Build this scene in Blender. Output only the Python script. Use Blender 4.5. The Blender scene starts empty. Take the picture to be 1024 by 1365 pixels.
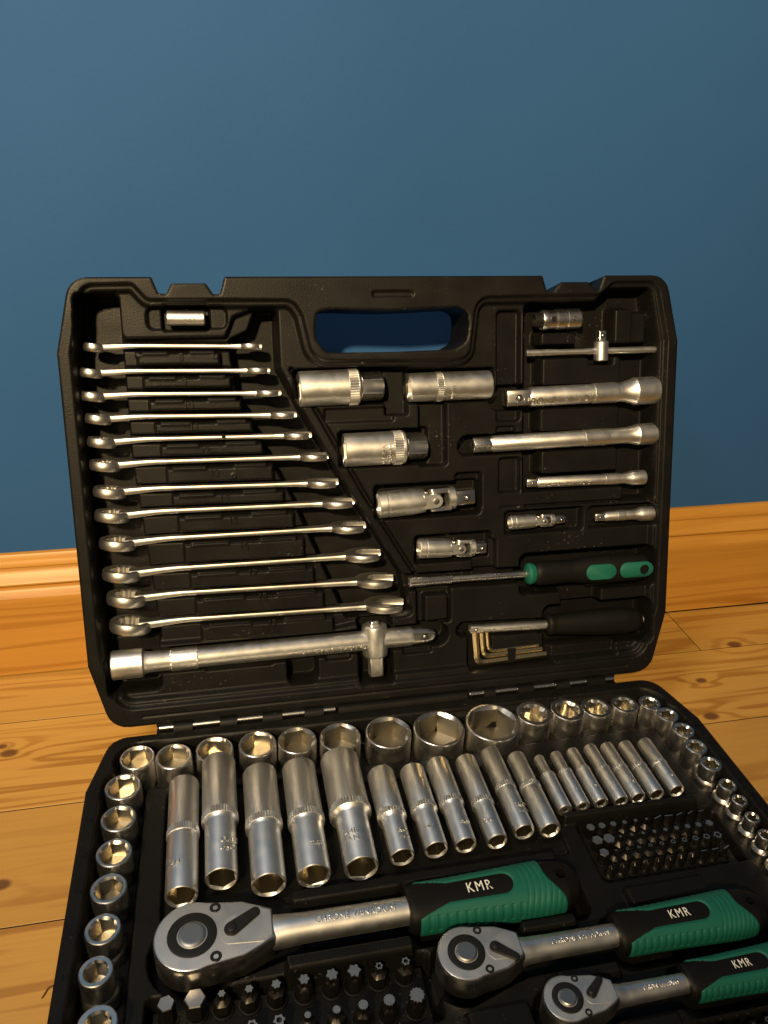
import bpy, bmesh, math, random
import numpy as np
from mathutils import Matrix, Vector
from mathutils.geometry import tessellate_polygon
random.seed(7); RNG = np.random.default_rng(5)
PI = math.pi; rad = math.radians
scene = bpy.context.scene
COL = scene.collection

# ------------------------------------------------------------------ camera
cam = bpy.data.cameras.new('camera'); camo = bpy.data.objects.new('camera', cam); COL.objects.link(camo)
camo.location = (-0.1247, -0.4769, 0.4649)
camo.rotation_euler = (1.0999, -0.0346, -0.2020)
cam.sensor_fit = 'VERTICAL'; cam.sensor_height = 36.0
cam.lens = 36.0 * 1057.5 / 1365.0
cam.clip_start = 0.01; cam.clip_end = 50
scene.camera = camo

# ------------------------------------------------------------------ light of the room
world = bpy.data.worlds.new('World'); scene.world = world; world.use_nodes = True
bg = world.node_tree.nodes['Background']
bg.inputs['Color'].default_value = (0.95, 0.95, 1.0, 1); bg.inputs['Strength'].default_value = 0.052

def area_lamp(name, loc, target, size, power, color, shape='DISK'):
    l = bpy.data.lights.new(name, 'AREA'); l.shape = shape; l.size = size; l.energy = power; l.color = color
    o = bpy.data.objects.new(name, l); COL.objects.link(o); o.location = loc
    o.rotation_euler = (Vector(target) - Vector(loc)).to_track_quat('-Z', 'Y').to_euler()
    return o
def spot_lamp(name, loc, target, radius, power, color, cone, blend):
    l = bpy.data.lights.new(name, 'SPOT'); l.shadow_soft_size = radius; l.energy = power; l.color = color
    l.spot_size = math.radians(cone); l.spot_blend = blend
    o = bpy.data.objects.new(name, l); COL.objects.link(o); o.location = loc
    o.rotation_euler = (Vector(target) - Vector(loc)).to_track_quat('-Z', 'Y').to_euler()
    return o
spot_lamp('room_lamp', (-0.72, -1.50, 1.38), (-0.20, 0.16, 0.77), 0.045, 335.0, (1.0, 0.73, 0.385), 64, 0.85)
area_lamp('ceiling_lamp', (-0.66, -0.34, 1.60), (-0.1, -0.05, 0.0), 0.36, 10.0, (1.0, 0.89, 0.75))

scene.view_settings.view_transform = 'Standard'; scene.view_settings.look = 'None'
scene.view_settings.gamma = 1; scene.view_settings.exposure = 0.0
scene.render.resolution_x = 768; scene.render.resolution_y = 1024

# ------------------------------------------------------------------ materials
def new_mat(name):
    m = bpy.data.materials.new(name); m.use_nodes = True
    return m, m.node_tree, m.node_tree.nodes['Principled BSDF']
def add(nt, typ, **kw):
    n = nt.nodes.new(typ)
    for k, v in kw.items(): setattr(n, k, v)
    return n
def noise_bump(nt, bsdf, scale, strength, dist=0.0003, detail=3.0):
    tc = add(nt, 'ShaderNodeTexCoord'); nz = add(nt, 'ShaderNodeTexNoise')
    nz.inputs['Scale'].default_value = scale; nz.inputs['Detail'].default_value = detail
    b = add(nt, 'ShaderNodeBump'); b.inputs['Strength'].default_value = strength; b.inputs['Distance'].default_value = dist
    nt.links.new(tc.outputs['Object'], nz.inputs['Vector']); nt.links.new(nz.outputs['Fac'], b.inputs['Height'])
    nt.links.new(b.outputs['Normal'], bsdf.inputs['Normal'])
    return tc
def vary(nt, bsdf, tc, socket, scale, lo, hi):
    nz = add(nt, 'ShaderNodeTexNoise'); nz.inputs['Scale'].default_value = scale; nz.inputs['Detail'].default_value = 4
    mr = add(nt, 'ShaderNodeMapRange'); mr.inputs['From Min'].default_value = .3; mr.inputs['From Max'].default_value = .7
    mr.inputs['To Min'].default_value = lo; mr.inputs['To Max'].default_value = hi
    nt.links.new(tc.outputs['Object'], nz.inputs['Vector']); nt.links.new(nz.outputs['Fac'], mr.inputs['Value'])
    nt.links.new(mr.outputs['Result'], bsdf.inputs[socket])
def simple(name, col, rough, metal=0.0, bump=None, rvar=None, spec=0.5, coat=0.0):
    m, nt, b = new_mat(name)
    b.inputs['Base Color'].default_value = (*col, 1); b.inputs['Roughness'].default_value = rough
    b.inputs['Metallic'].default_value = metal; b.inputs['Specular IOR Level'].default_value = spec
    b.inputs['Coat Weight'].default_value = coat
    tc = noise_bump(nt, b, *bump) if bump else add(nt, 'ShaderNodeTexCoord')
    if rvar: vary(nt, b, tc, 'Roughness', *rvar)
    return m
M = {}
M['plastic'] = simple('black_moulded_plastic', (0.0048, 0.0047, 0.0046), 0.44, bump=(900, 0.32, 0.0004), rvar=(40, 0.36, 0.54), spec=0.16)
def scuff(m):
    nt = m.node_tree; b = nt.nodes['Principled BSDF']; L = nt.links.new
    tc = add(nt, 'ShaderNodeTexCoord'); n1 = add(nt, 'ShaderNodeTexNoise'); n1.inputs['Scale'].default_value = 420; n1.inputs['Detail'].default_value = 2
    n2 = add(nt, 'ShaderNodeTexNoise'); n2.inputs['Scale'].default_value = 26; n2.inputs['Detail'].default_value = 4
    L(tc.outputs['Object'], n1.inputs['Vector']); L(tc.outputs['Object'], n2.inputs['Vector'])
    a = add(nt, 'ShaderNodeMapRange'); a.inputs['From Min'].default_value = .66; a.inputs['From Max'].default_value = .74; L(n1.outputs['Fac'], a.inputs['Value'])
    c = add(nt, 'ShaderNodeMapRange'); c.inputs['From Min'].default_value = .52; c.inputs['From Max'].default_value = .68; L(n2.outputs['Fac'], c.inputs['Value'])
    mu = add(nt, 'ShaderNodeMath', operation='MULTIPLY'); L(a.outputs[0], mu.inputs[0]); L(c.outputs[0], mu.inputs[1])
    mx = add(nt, 'ShaderNodeMix', data_type='RGBA'); mx.inputs['A'].default_value = b.inputs['Base Color'].default_value; mx.inputs['B'].default_value = (0.07, 0.068, 0.062, 1)
    L(mu.outputs[0], mx.inputs['Factor']); L(mx.outputs['Result'], b.inputs['Base Color'])
scuff(M['plastic'])
M['satin'] = simple('satin_chrome', (0.74, 0.74, 0.735), 0.39, 1.0, bump=(2600, 0.12, 0.0002), rvar=(120, 0.35, 0.44))
M['bright'] = simple('bright_chrome', (0.70, 0.69, 0.67), 0.27, 1.0, bump=(1800, 0.02, 0.0002), rvar=(90, 0.24, 0.31))
M['spanner'] = simple('satin_spanner_chrome', (0.62, 0.61, 0.585), 0.34, 1.0, bump=(1500, 0.10, 0.0002), rvar=(70, 0.32, 0.40))
M['bore'] = simple('socket_bore', (0.44, 0.405, 0.33), 0.33, 1.0, bump=(900, 0.05, 0.0003), rvar=(150, 0.27, 0.36))
M['socket'] = simple('socket_chrome', (0.60, 0.59, 0.575), 0.29, 1.0, bump=(2600, 0.03, 0.0002), rvar=(120, 0.26, 0.33))
M['plate'] = simple('matt_nickel_plate', (0.62, 0.61, 0.59), 0.46, 1.0, bump=(2200, 0.25, 0.0002), rvar=(70, 0.42, 0.54))
M['button'] = simple('button_steel', (0.33, 0.325, 0.315), 0.42, 1.0, bump=(1500, 0.08, 0.0002))
M['bitsteel'] = simple('dark_tool_steel', (0.075, 0.070, 0.066), 0.44, 1.0, bump=(1500, 0.08, 0.0002))
M['bittip'] = simple('ground_tool_steel', (0.40, 0.385, 0.36), 0.42, 1.0, bump=(1500, 0.08, 0.0002))
M['brass'] = simple('yellow_zinc_plating', (0.62, 0.52, 0.32), 0.26, 1.0, bump=(1500, 0.05, 0.0002))
M['black_metal'] = simple('blackened_steel', (0.009, 0.0088, 0.0085), 0.38, 0.0, bump=(1500, 0.06, 0.0002), spec=0.35)
M['rubber'] = simple('black_rubber', (0.0040, 0.0039, 0.0038), 0.55, spec=0.17, bump=(1800, 0.20, 0.0003))
M['green'] = simple('green_rubber', (0.0055, 0.092, 0.066), 0.55, spec=0.3, bump=(1600, 0.20, 0.0003))
M['white'] = simple('white_print', (0.72, 0.72, 0.70), 0.6)
M['fibre'] = simple('dark_fibre', (0.05, 0.035, 0.02), 0.9)

def wall_mat():
    m, nt, b = new_mat('blue_wall_paint')
    tc = add(nt, 'ShaderNodeTexCoord')
    nz = add(nt, 'ShaderNodeTexNoise'); nz.inputs['Scale'].default_value = 3.5; nz.inputs['Detail'].default_value = 5
    cr = add(nt, 'ShaderNodeValToRGB')
    cr.color_ramp.elements[0].position = .3; cr.color_ramp.elements[1].position = .7
    cr.color_ramp.elements[0].color = (0.0198, 0.0755, 0.212, 1); cr.color_ramp.elements[1].color = (0.0240, 0.0855, 0.236, 1)
    nt.links.new(tc.outputs['Object'], nz.inputs['Vector']); nt.links.new(nz.outputs['Fac'], cr.inputs['Fac'])
    nt.links.new(cr.outputs['Color'], b.inputs['Base Color'])
    b.inputs['Roughness'].default_value = 0.75; b.inputs['Specular IOR Level'].default_value = 0.15
    n1 = add(nt, 'ShaderNodeTexNoise'); n1.inputs['Scale'].default_value = 260; n1.inputs['Detail'].default_value = 3
    n2 = add(nt, 'ShaderNodeTexNoise'); n2.inputs['Scale'].default_value = 22; n2.inputs['Detail'].default_value = 4
    vo = add(nt, 'ShaderNodeTexVoronoi'); vo.inputs['Scale'].default_value = 11
    ss = add(nt, 'ShaderNodeMapRange'); ss.inputs['From Min'].default_value = 0.0; ss.inputs['From Max'].default_value = 0.045
    ss.inputs['To Min'].default_value = 0.9; ss.inputs['To Max'].default_value = 0.0
    ma = add(nt, 'ShaderNodeMath', operation='MULTIPLY_ADD'); ma.inputs[1].default_value = 2.2
    mb = add(nt, 'ShaderNodeMath', operation='ADD')
    bp = add(nt, 'ShaderNodeBump'); bp.inputs['Strength'].default_value = 0.20; bp.inputs['Distance'].default_value = 0.0005
    for n in (n1, n2, vo): nt.links.new(tc.outputs['Object'], n.inputs['Vector'])
    nt.links.new(vo.outputs['Distance'], ss.inputs['Value'])
    nt.links.new(n2.outputs['Fac'], ma.inputs[0]); nt.links.new(n1.outputs['Fac'], ma.inputs[2])
    nt.links.new(ma.outputs[0], mb.inputs[0]); nt.links.new(ss.outputs['Result'], mb.inputs[1])
    nt.links.new(mb.outputs[0], bp.inputs['Height']); nt.links.new(bp.outputs['Normal'], b.inputs['Normal'])
    return m
M['wall'] = wall_mat()

def pine(name, knots=(), light=(0.64, 0.335, 0.095), dark=(0.42, 0.17, 0.032), seed=0.0):
    """lacquered pine: long grain along X, growth lines bent round the knots"""
    m, nt, b = new_mat(name); L = nt.links.new
    tc = add(nt, 'ShaderNodeTexCoord'); oi = add(nt, 'ShaderNodeObjectInfo')
    off = add(nt, 'ShaderNodeVectorMath', operation='SCALE'); off.inputs['Scale'].default_value = 1.0
    cmb = add(nt, 'ShaderNodeCombineXYZ'); sc = add(nt, 'ShaderNodeMath', operation='MULTIPLY'); sc.inputs[1].default_value = 7.3
    L(oi.outputs['Random'], sc.inputs[0]); L(sc.outputs[0], cmb.inputs['X']); L(sc.outputs[0], cmb.inputs['Z'])
    vadd = add(nt, 'ShaderNodeVectorMath', operation='ADD'); L(tc.outputs['Object'], vadd.inputs[0]); L(cmb.outputs[0], vadd.inputs[1])
    mp = add(nt, 'ShaderNodeMapping'); mp.inputs['Scale'].default_value = (0.55, 13, 13); L(vadd.outputs[0], mp.inputs['Vector'])
    n0 = add(nt, 'ShaderNodeTexNoise'); n0.inputs['Scale'].default_value = 1.6; n0.inputs['Detail'].default_value = 3; L(mp.outputs[0], n0.inputs['Vector'])
    # growth rings = sine of (noise field)
    ph = add(nt, 'ShaderNodeMath', operation='MULTIPLY'); ph.inputs[1].default_value = 74.0; L(n0.outputs['Fac'], ph.inputs[0])
    last = ph
    kmask = None
    for (kx, ky, kz, r) in knots:
        d = add(nt, 'ShaderNodeVectorMath', operation='SUBTRACT'); L(tc.outputs['Object'], d.inputs[0]); d.inputs[1].default_value = (kx, ky, kz)
        s = add(nt, 'ShaderNodeVectorMath', operation='MULTIPLY'); L(d.outputs[0], s.inputs[0]); s.inputs[1].default_value = (0.62 / r, 1.0 / r, 1.0 / r)
        ln = add(nt, 'ShaderNodeVectorMath', operation='LENGTH'); L(s.outputs[0], ln.inputs[0])
        e = add(nt, 'ShaderNodeMapRange', interpolation_type='SMOOTHSTEP'); e.inputs['From Min'].default_value = 0; e.inputs['From Max'].default_value = 6
        e.inputs['To Min'].default_value = 6; e.inputs['To Max'].default_value = 0; L(ln.outputs['Value'], e.inputs['Value'])
        a = add(nt, 'ShaderNodeMath', operation='ADD'); L(last.outputs[0], a.inputs[0]); L(e.outputs[0], a.inputs[1]); last = a
        k = add(nt, 'ShaderNodeMapRange', interpolation_type='SMOOTHSTEP'); k.inputs['From Min'].default_value = 0.75; k.inputs['From Max'].default_value = 1.5
        k.inputs['To Min'].default_value = 1; k.inputs['To Max'].default_value = 0; L(ln.outputs['Value'], k.inputs['Value'])
        if kmask is None: kmask = k
        else:
            mx = add(nt, 'ShaderNodeMath', operation='MAXIMUM'); L(kmask.outputs[0], mx.inputs[0]); L(k.outputs[0], mx.inputs[1]); kmask = mx
    sn = add(nt, 'ShaderNodeMath', operation='SINE'); L(last.outputs[0], sn.inputs[0])
    rr = add(nt, 'ShaderNodeMapRange'); rr.inputs['From Min'].default_value = 0.1; rr.inputs['From Max'].default_value = 1.0
    rr.inputs['To Min'].default_value = 0; rr.inputs['To Max'].default_value = 1; L(sn.outputs[0], rr.inputs['Value'])
    # slow modulation of how strong the rings show, and fine fibre
    n1 = add(nt, 'ShaderNodeTexNoise'); n1.inputs['Scale'].default_value = 0.7; L(mp.outputs[0], n1.inputs['Vector'])
    mm = add(nt, 'ShaderNodeMapRange'); mm.inputs['From Min'].default_value = .35; mm.inputs['From Max'].default_value = .68; mm.inputs['To Min'].default_value = 0.12; mm.inputs['To Max'].default_value = 0.85
    L(n1.outputs['Fac'], mm.inputs['Value'])
    f = add(nt, 'ShaderNodeMath', operation='MULTIPLY'); L(rr.outputs[0], f.inputs[0]); L(mm.outputs[0], f.inputs[1])
    mp2 = add(nt, 'ShaderNodeMapping'); mp2.inputs['Scale'].default_value = (14, 420, 420); L(vadd.outputs[0], mp2.inputs['Vector'])
    n2 = add(nt, 'ShaderNodeTexNoise'); n2.inputs['Scale'].default_value = 1.0; n2.inputs['Detail'].default_value = 4; L(mp2.outputs[0], n2.inputs['Vector'])
    f2 = add(nt, 'ShaderNodeMath', operation='MULTIPLY_ADD'); f2.inputs[1].default_value = 0.50; L(n2.outputs['Fac'], f2.inputs[0]); L(f.outputs[0], f2.inputs[2])
    cr = add(nt, 'ShaderNodeValToRGB'); cr.color_ramp.elements[0].position = 0.14; cr.color_ramp.elements[1].position = 1.10
    cr.color_ramp.elements[0].color = (*light, 1); cr.color_ramp.elements[1].color = (*dark, 1); L(f2.outputs[0], cr.inputs['Fac'])
    hsv = add(nt, 'ShaderNodeHueSaturation'); L(cr.outputs['Color'], hsv.inputs['Color'])
    bv = add(nt, 'ShaderNodeMapRange'); bv.inputs['To Min'].default_value = 0.88; bv.inputs['To Max'].default_value = 1.08; L(oi.outputs['Random'], bv.inputs['Value']); L(bv.outputs[0], hsv.inputs['Value'])
    outc = hsv.outputs['Color']
    if kmask is not None:
        mk = add(nt, 'ShaderNodeMix', data_type='RGBA'); mk.inputs['B'].default_value = (0.11, 0.042, 0.013, 1)
        sc2 = add(nt, 'ShaderNodeMath', operation='MULTIPLY'); sc2.inputs[1].default_value = 0.92; L(kmask.outputs[0], sc2.inputs[0])
        L(sc2.outputs[0], mk.inputs['Factor']); L(outc, mk.inputs['A']); outc = mk.outputs['Result']
    L(outc, b.inputs['Base Color'])
    b.inputs['Roughness'].default_value = 0.42; b.inputs['Specular IOR Level'].default_value = 0.45
    bp = add(nt, 'ShaderNodeBump'); bp.inputs['Strength'].default_value = 0.25; bp.inputs['Distance'].default_value = 0.0005
    L(f2.outputs[0], bp.inputs['Height']); L(bp.outputs['Normal'], b.inputs['Normal'])
    return m

# ------------------------------------------------------------------ mesh helpers (millimetres in, metres out)
class MB:
    def __init__(s): s.v = []; s.f = []
    def piece(s, V, F, mat=None):
        o = len(s.v)
        for p in V:
            p = Vector((float(p[0]), float(p[1]), float(p[2])))
            s.v.append(mat @ p if mat is not None else p)
        s.f += [tuple(i + o for i in f) for f in F]
        return s
    def loft(s, loops, cap0=True, cap1=True, mat=None):
        n = len(loops[0]); V = [p for l in loops for p in l]; F = []
        for k in range(len(loops) - 1):
            for i in range(n):
                j = (i + 1) % n
                F.append((k * n + i, k * n + j, (k + 1) * n + j, (k + 1) * n + i))
        if cap0: F.append(tuple(range(n - 1, -1, -1)))
        if cap1: F.append(tuple(range((len(loops) - 1) * n, len(loops) * n)))
        return s.piece(V, F, mat)
    def lathe(s, prof, n=32, mat=None, cap0=True, cap1=True):
        return s.loft([ring(n, r, z) for r, z in prof], cap0, cap1, mat)
    def box(s, x0, x1, y0, y1, z0, z1, c=0.4, mat=None):
        def lp(z, d): return [(x0 + d, y0 + d, z), (x1 - d, y0 + d, z), (x1 - d, y1 - d, z), (x0 + d, y1 - d, z)]
        return s.loft([lp(z0, c), lp(z0 + c, 0), lp(z1 - c, 0), lp(z1, c)], mat=mat)
    def mesh(s, name, angle=32):
        me = bpy.data.meshes.new(name)
        me.from_pydata([tuple(p * 0.001) for p in s.v], [], s.f)
        bm = bmesh.new(); bm.from_mesh(me); bmesh.ops.recalc_face_normals(bm, faces=bm.faces); bm.to_mesh(me); bm.free()
        me.shade_smooth(); me.set_sharp_from_angle(angle=rad(angle))
        return me
def ring(n, r, z, fn=None, ph=0.0):
    out = []
    for i in range(n):
        t = 2 * PI * i / n + ph; q = r * (fn(2 * PI * i / n) if fn else 1)
        out.append((q * math.cos(t), q * math.sin(t), z))
    return out
def hexf(t):      # unit corner radius
    a = (t % (PI / 3)) - PI / 6
    return math.cos(PI / 6) / math.cos(a)
def torxf(t): return 0.86 + 0.14 * math.cos(6 * t)
def splinef(t): return 0.92 + 0.08 * math.cos(12 * t)
def sqf(t, p=7.0): return 1.0 / ((abs(math.cos(t)) ** p + abs(math.sin(t)) ** p) ** (1 / p))
def sq45(t): return sqf(t + PI / 4)
AX = Matrix.Rotation(PI / 2, 4, 'Y')      # local z -> +x
def T(x, y, z): return Matrix.Translation((x, y, z))

def part(name, me, mat, parent, label=None, kind=None):
    o = bpy.data.objects.new(name, me); COL.objects.link(o)
    if mat and not me.materials: me.materials.append(M[mat] if isinstance(mat, str) else mat)
    o.parent = parent
    if label: o['label'] = label
    if kind: o['kind'] = kind
    return o
def tag(o, label, cat, group=None):
    o['label'] = label; o['category'] = cat
    if group: o['group'] = group
    return o
def thing(name, label, cat, mw, group=None):
    o = bpy.data.objects.new(name, None); COL.objects.link(o); o.empty_display_size = 0.01
    o.matrix_world = mw
    return tag(o, label, cat, group)
def solo(name, me, mat, mw, label, cat, group=None):
    o = bpy.data.objects.new(name, me); COL.objects.link(o)
    if not me.materials: me.materials.append(M[mat])
    o.matrix_world = mw
    return tag(o, label, cat, group)
def structure(name, me, mat, parent=None):
    o = part(name, me, mat, parent)
    if parent is None: o['kind'] = 'structure'
    return o

def text_mesh(s, size, depth=0.3, wrap=None, sx=1.0, bold=0.0, name='lettering', axis='x', space=1.0):
    """flat lettering centred on the origin (mm), optionally wrapped round a cylinder of radius wrap.
    axis x: the words run along the cylinder's axis; axis r: the words run round it"""
    c = bpy.data.curves.new('t', 'FONT'); c.body = s; c.size = size; c.align_x = 'CENTER'; c.align_y = 'CENTER'
    c.extrude = depth; c.offset = bold; c.space_character = space; c.resolution_u = 3
    o = bpy.data.objects.new('t', c); COL.objects.link(o)
    dg = bpy.context.evaluated_depsgraph_get()
    me = bpy.data.meshes.new_from_object(o.evaluated_get(dg)); me.name = name
    bpy.data.objects.remove(o); bpy.data.curves.remove(c)
    me.materials.clear()
    for v in me.vertices:
        x, y, z = v.co.x * sx, v.co.y, v.co.z
        if wrap:
            if axis == 'x':
                a = y / wrap; v.co = (x, (wrap + z) * math.sin(a), (wrap + z) * math.cos(a) - wrap)
            else:
                a = x / wrap; v.co = ((wrap + z) * math.sin(a), y, (wrap + z) * math.cos(a) - wrap)
        else: v.co = (x, y, z)
        v.co *= 0.001
    return me
def mm(x, y, z): return Matrix.Translation((x * .001, y * .001, z * .001))
def child(o, m): o.matrix_local = m; return o

# ------------------------------------------------------------------ frames of the case
ZH = 0.0451; TH = 0.2884
F_BASE = Matrix.Translation((0, 0, ZH))
F_LID = Matrix.Translation((0, 0, ZH)) @ Matrix.Rotation(PI / 2 - TH, 4, 'X')     # x=u, y=up the lid, z=out of the lid
def lidm(u, v, w, ang=0.0):        # local x along the lid at angle ang, local z out of the lid
    return F_LID @ mm(u, v, w) @ Matrix.Rotation(ang, 4, 'Z')
def basem(x, y, z, ang=0.0): return F_BASE @ mm(x, y, z) @ Matrix.Rotation(ang, 4, 'Z')

# ------------------------------------------------------------------ room: wall, skirting, floor boards
YF = 0.1425; YW = 0.160; PSI = 0.004
def flat_mesh(name, V, F):
    me = bpy.data.meshes.new(name); me.from_pydata(V, [], F); return me
ROOM = Matrix.Rotation(PSI, 4, 'Z')
w = structure('wall', flat_mesh('wall', [(-2.2, YW, 0), (2.2, YW, 0), (2.2, YW, 2.0), (-2.2, YW, 2.0), (-2.2, YW + .1, 0), (2.2, YW + .1, 0), (2.2, YW + .1, 2.0), (-2.2, YW + .1, 2.0)],
    [(0, 1, 2, 3), (5, 4, 7, 6), (3, 2, 6, 7), (4, 0, 3, 7), (1, 5, 6, 2)]), 'wall'); w.matrix_world = ROOM
# skirting board: profile (distance out from wall, height) mm
prof = [(0, 117.0), (2.0, 117.2), (4.0, 116.6), (5.0, 115.0), (5.6, 112.8), (6.6, 110.5), (7.6, 108.6), (8.0, 106.4), (6.2, 105.8), (6.4, 102.8), (9.2, 99.6), (10.8, 97.0), (12.8, 95.0), (14.2, 93.2), (14.0, 91.6), (11.0, 91.0),
        (10.6, 88.6), (11.4, 86.0), (13.2, 84.0), (15.6, 82.6), (17.6, 81.2), (18.2, 79.0), (17.5, 76.6), (17.5, 40), (17.5, 2.2), (16.6, 1.4), (10, 1.4)]
V = []; nP = len(prof)
for x in (-2.2, 2.2):
    for d, z in prof: V.append((x, YW - 0.0002 - d * .001, z * .001 + 0.0002))
Fs = [(i, i + 1, nP + i + 1, nP + i) for i in range(nP - 1)]
me = flat_mesh('skirting', V, Fs); me.shade_smooth(); me.set_sharp_from_angle(angle=rad(38))
M['pine_skirt'] = pine('lacquered_pine_skirting', light=(0.44, 0.216, 0.038), dark=(0.29, 0.118, 0.016))
sk = solo('skirting_board', me, 'pine_skirt', ROOM, 'orange lacquered pine skirting board with moulded top along the blue wall', 'skirting board')
# floor
fl = structure('floor', flat_mesh('floor', [(-2.4, -2.4, -0.0005), (2.4, -2.4, -0.0005), (2.4, YF + .02, -0.0005), (-2.4, YF + .02, -0.0005)], [(0, 1, 2, 3)]), 'black_metal')
KN = [(-.305, .0427, 0, .0038), (-.3118, .0514, 0, .0022), (-.286, -.082, 0, .0038), (.3636, .0825, 0, .0042), (.2989, .0363, 0, .0030), (.2803, -.010, 0, .0040), (-.42, -.06, 0, .004), (.55, -.13, 0, .004)]
M['pine_floor'] = pine('lacquered_pine_floor', KN, light=(0.47, 0.262, 0.060), dark=(0.30, 0.136, 0.024))
def board(x0, x1, y0, y1):
    g = 0.00055; b = MB(); zt = RNG.uniform(-0.06, 0.0)
    b.box((x0 + g) * 1000, (x1 - g) * 1000, (y0 + g) * 1000, (y1 - g) * 1000, -12, zt, 0.12)
    structure('floor_board', b.mesh('floor_board'), 'pine_floor', fl)
ys = [YF + .003, .079, -.018, -.115, -.212, -.309, -.406, -.503, -.6, -.8, -1.0, -1.2, -1.5]
ends = [.3245, -1.1, .8, -.75, .62, -1.0, .3, -.6, .9, -.3, .5, -.4]
for i in range(len(ys) - 1):
    board(-2.2, ends[i], ys[i + 1], ys[i]); board(ends[i], 2.2, ys[i + 1], ys[i])

# ------------------------------------------------------------------ moulded trays as height fields
def rounded_poly(pts, rads, n=6):
    out = []; N = len(pts)
    for i in range(N):
        p0, p1, p2 = (np.array(pts[(i + k) % N], float) for k in (-1, 0, 1))
        r = rads[i] if hasattr(rads, '__len__') else rads
        a = p0 - p1; b = p2 - p1; la, lb = np.hypot(*a), np.hypot(*b); a /= la; b /= lb
        ang = math.acos(max(-1, min(1, a @ b)))
        if r <= 0 or abs(ang - PI) < 1e-3: out.append(tuple(p1)); continue
        d = min(r / math.tan(ang / 2), .45 * la, .45 * lb); rr = d * math.tan(ang / 2)
        c = p1 + (a + b) / np.hypot(*(a + b)) * (rr / math.sin(ang / 2))
        s = p1 + a * d - c; e = p1 + b * d - c
        t0 = math.atan2(s[1], s[0]); t1 = math.atan2(e[1], e[0]); dt = (t1 - t0 + PI) % (2 * PI) - PI
        for k in range(n + 1): t = t0 + dt * k / n; out.append((c[0] + rr * math.cos(t), c[1] + rr * math.sin(t)))
    return out
def sd_poly(X, Y, P):
    P = np.array(P, float); d = np.full(X.shape, 1e9); s = np.ones(X.shape)
    for i in range(len(P)):
        a, b = P[i], P[i - 1]
        ex, ey = b - a; wx, wy = X - a[0], Y - a[1]
        t = np.clip((wx * ex + wy * ey) / (ex * ex + ey * ey + 1e-12), 0, 1)
        d = np.minimum(d, (wx - ex * t) ** 2 + (wy - ey * t) ** 2)
        c1 = Y >= a[1]; c2 = Y < b[1]; c3 = ex * wy > ey * wx
        s = np.where((c1 & c2 & c3) | (~c1 & ~c2 & ~c3), -s, s)
    return s * np.sqrt(d)
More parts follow.
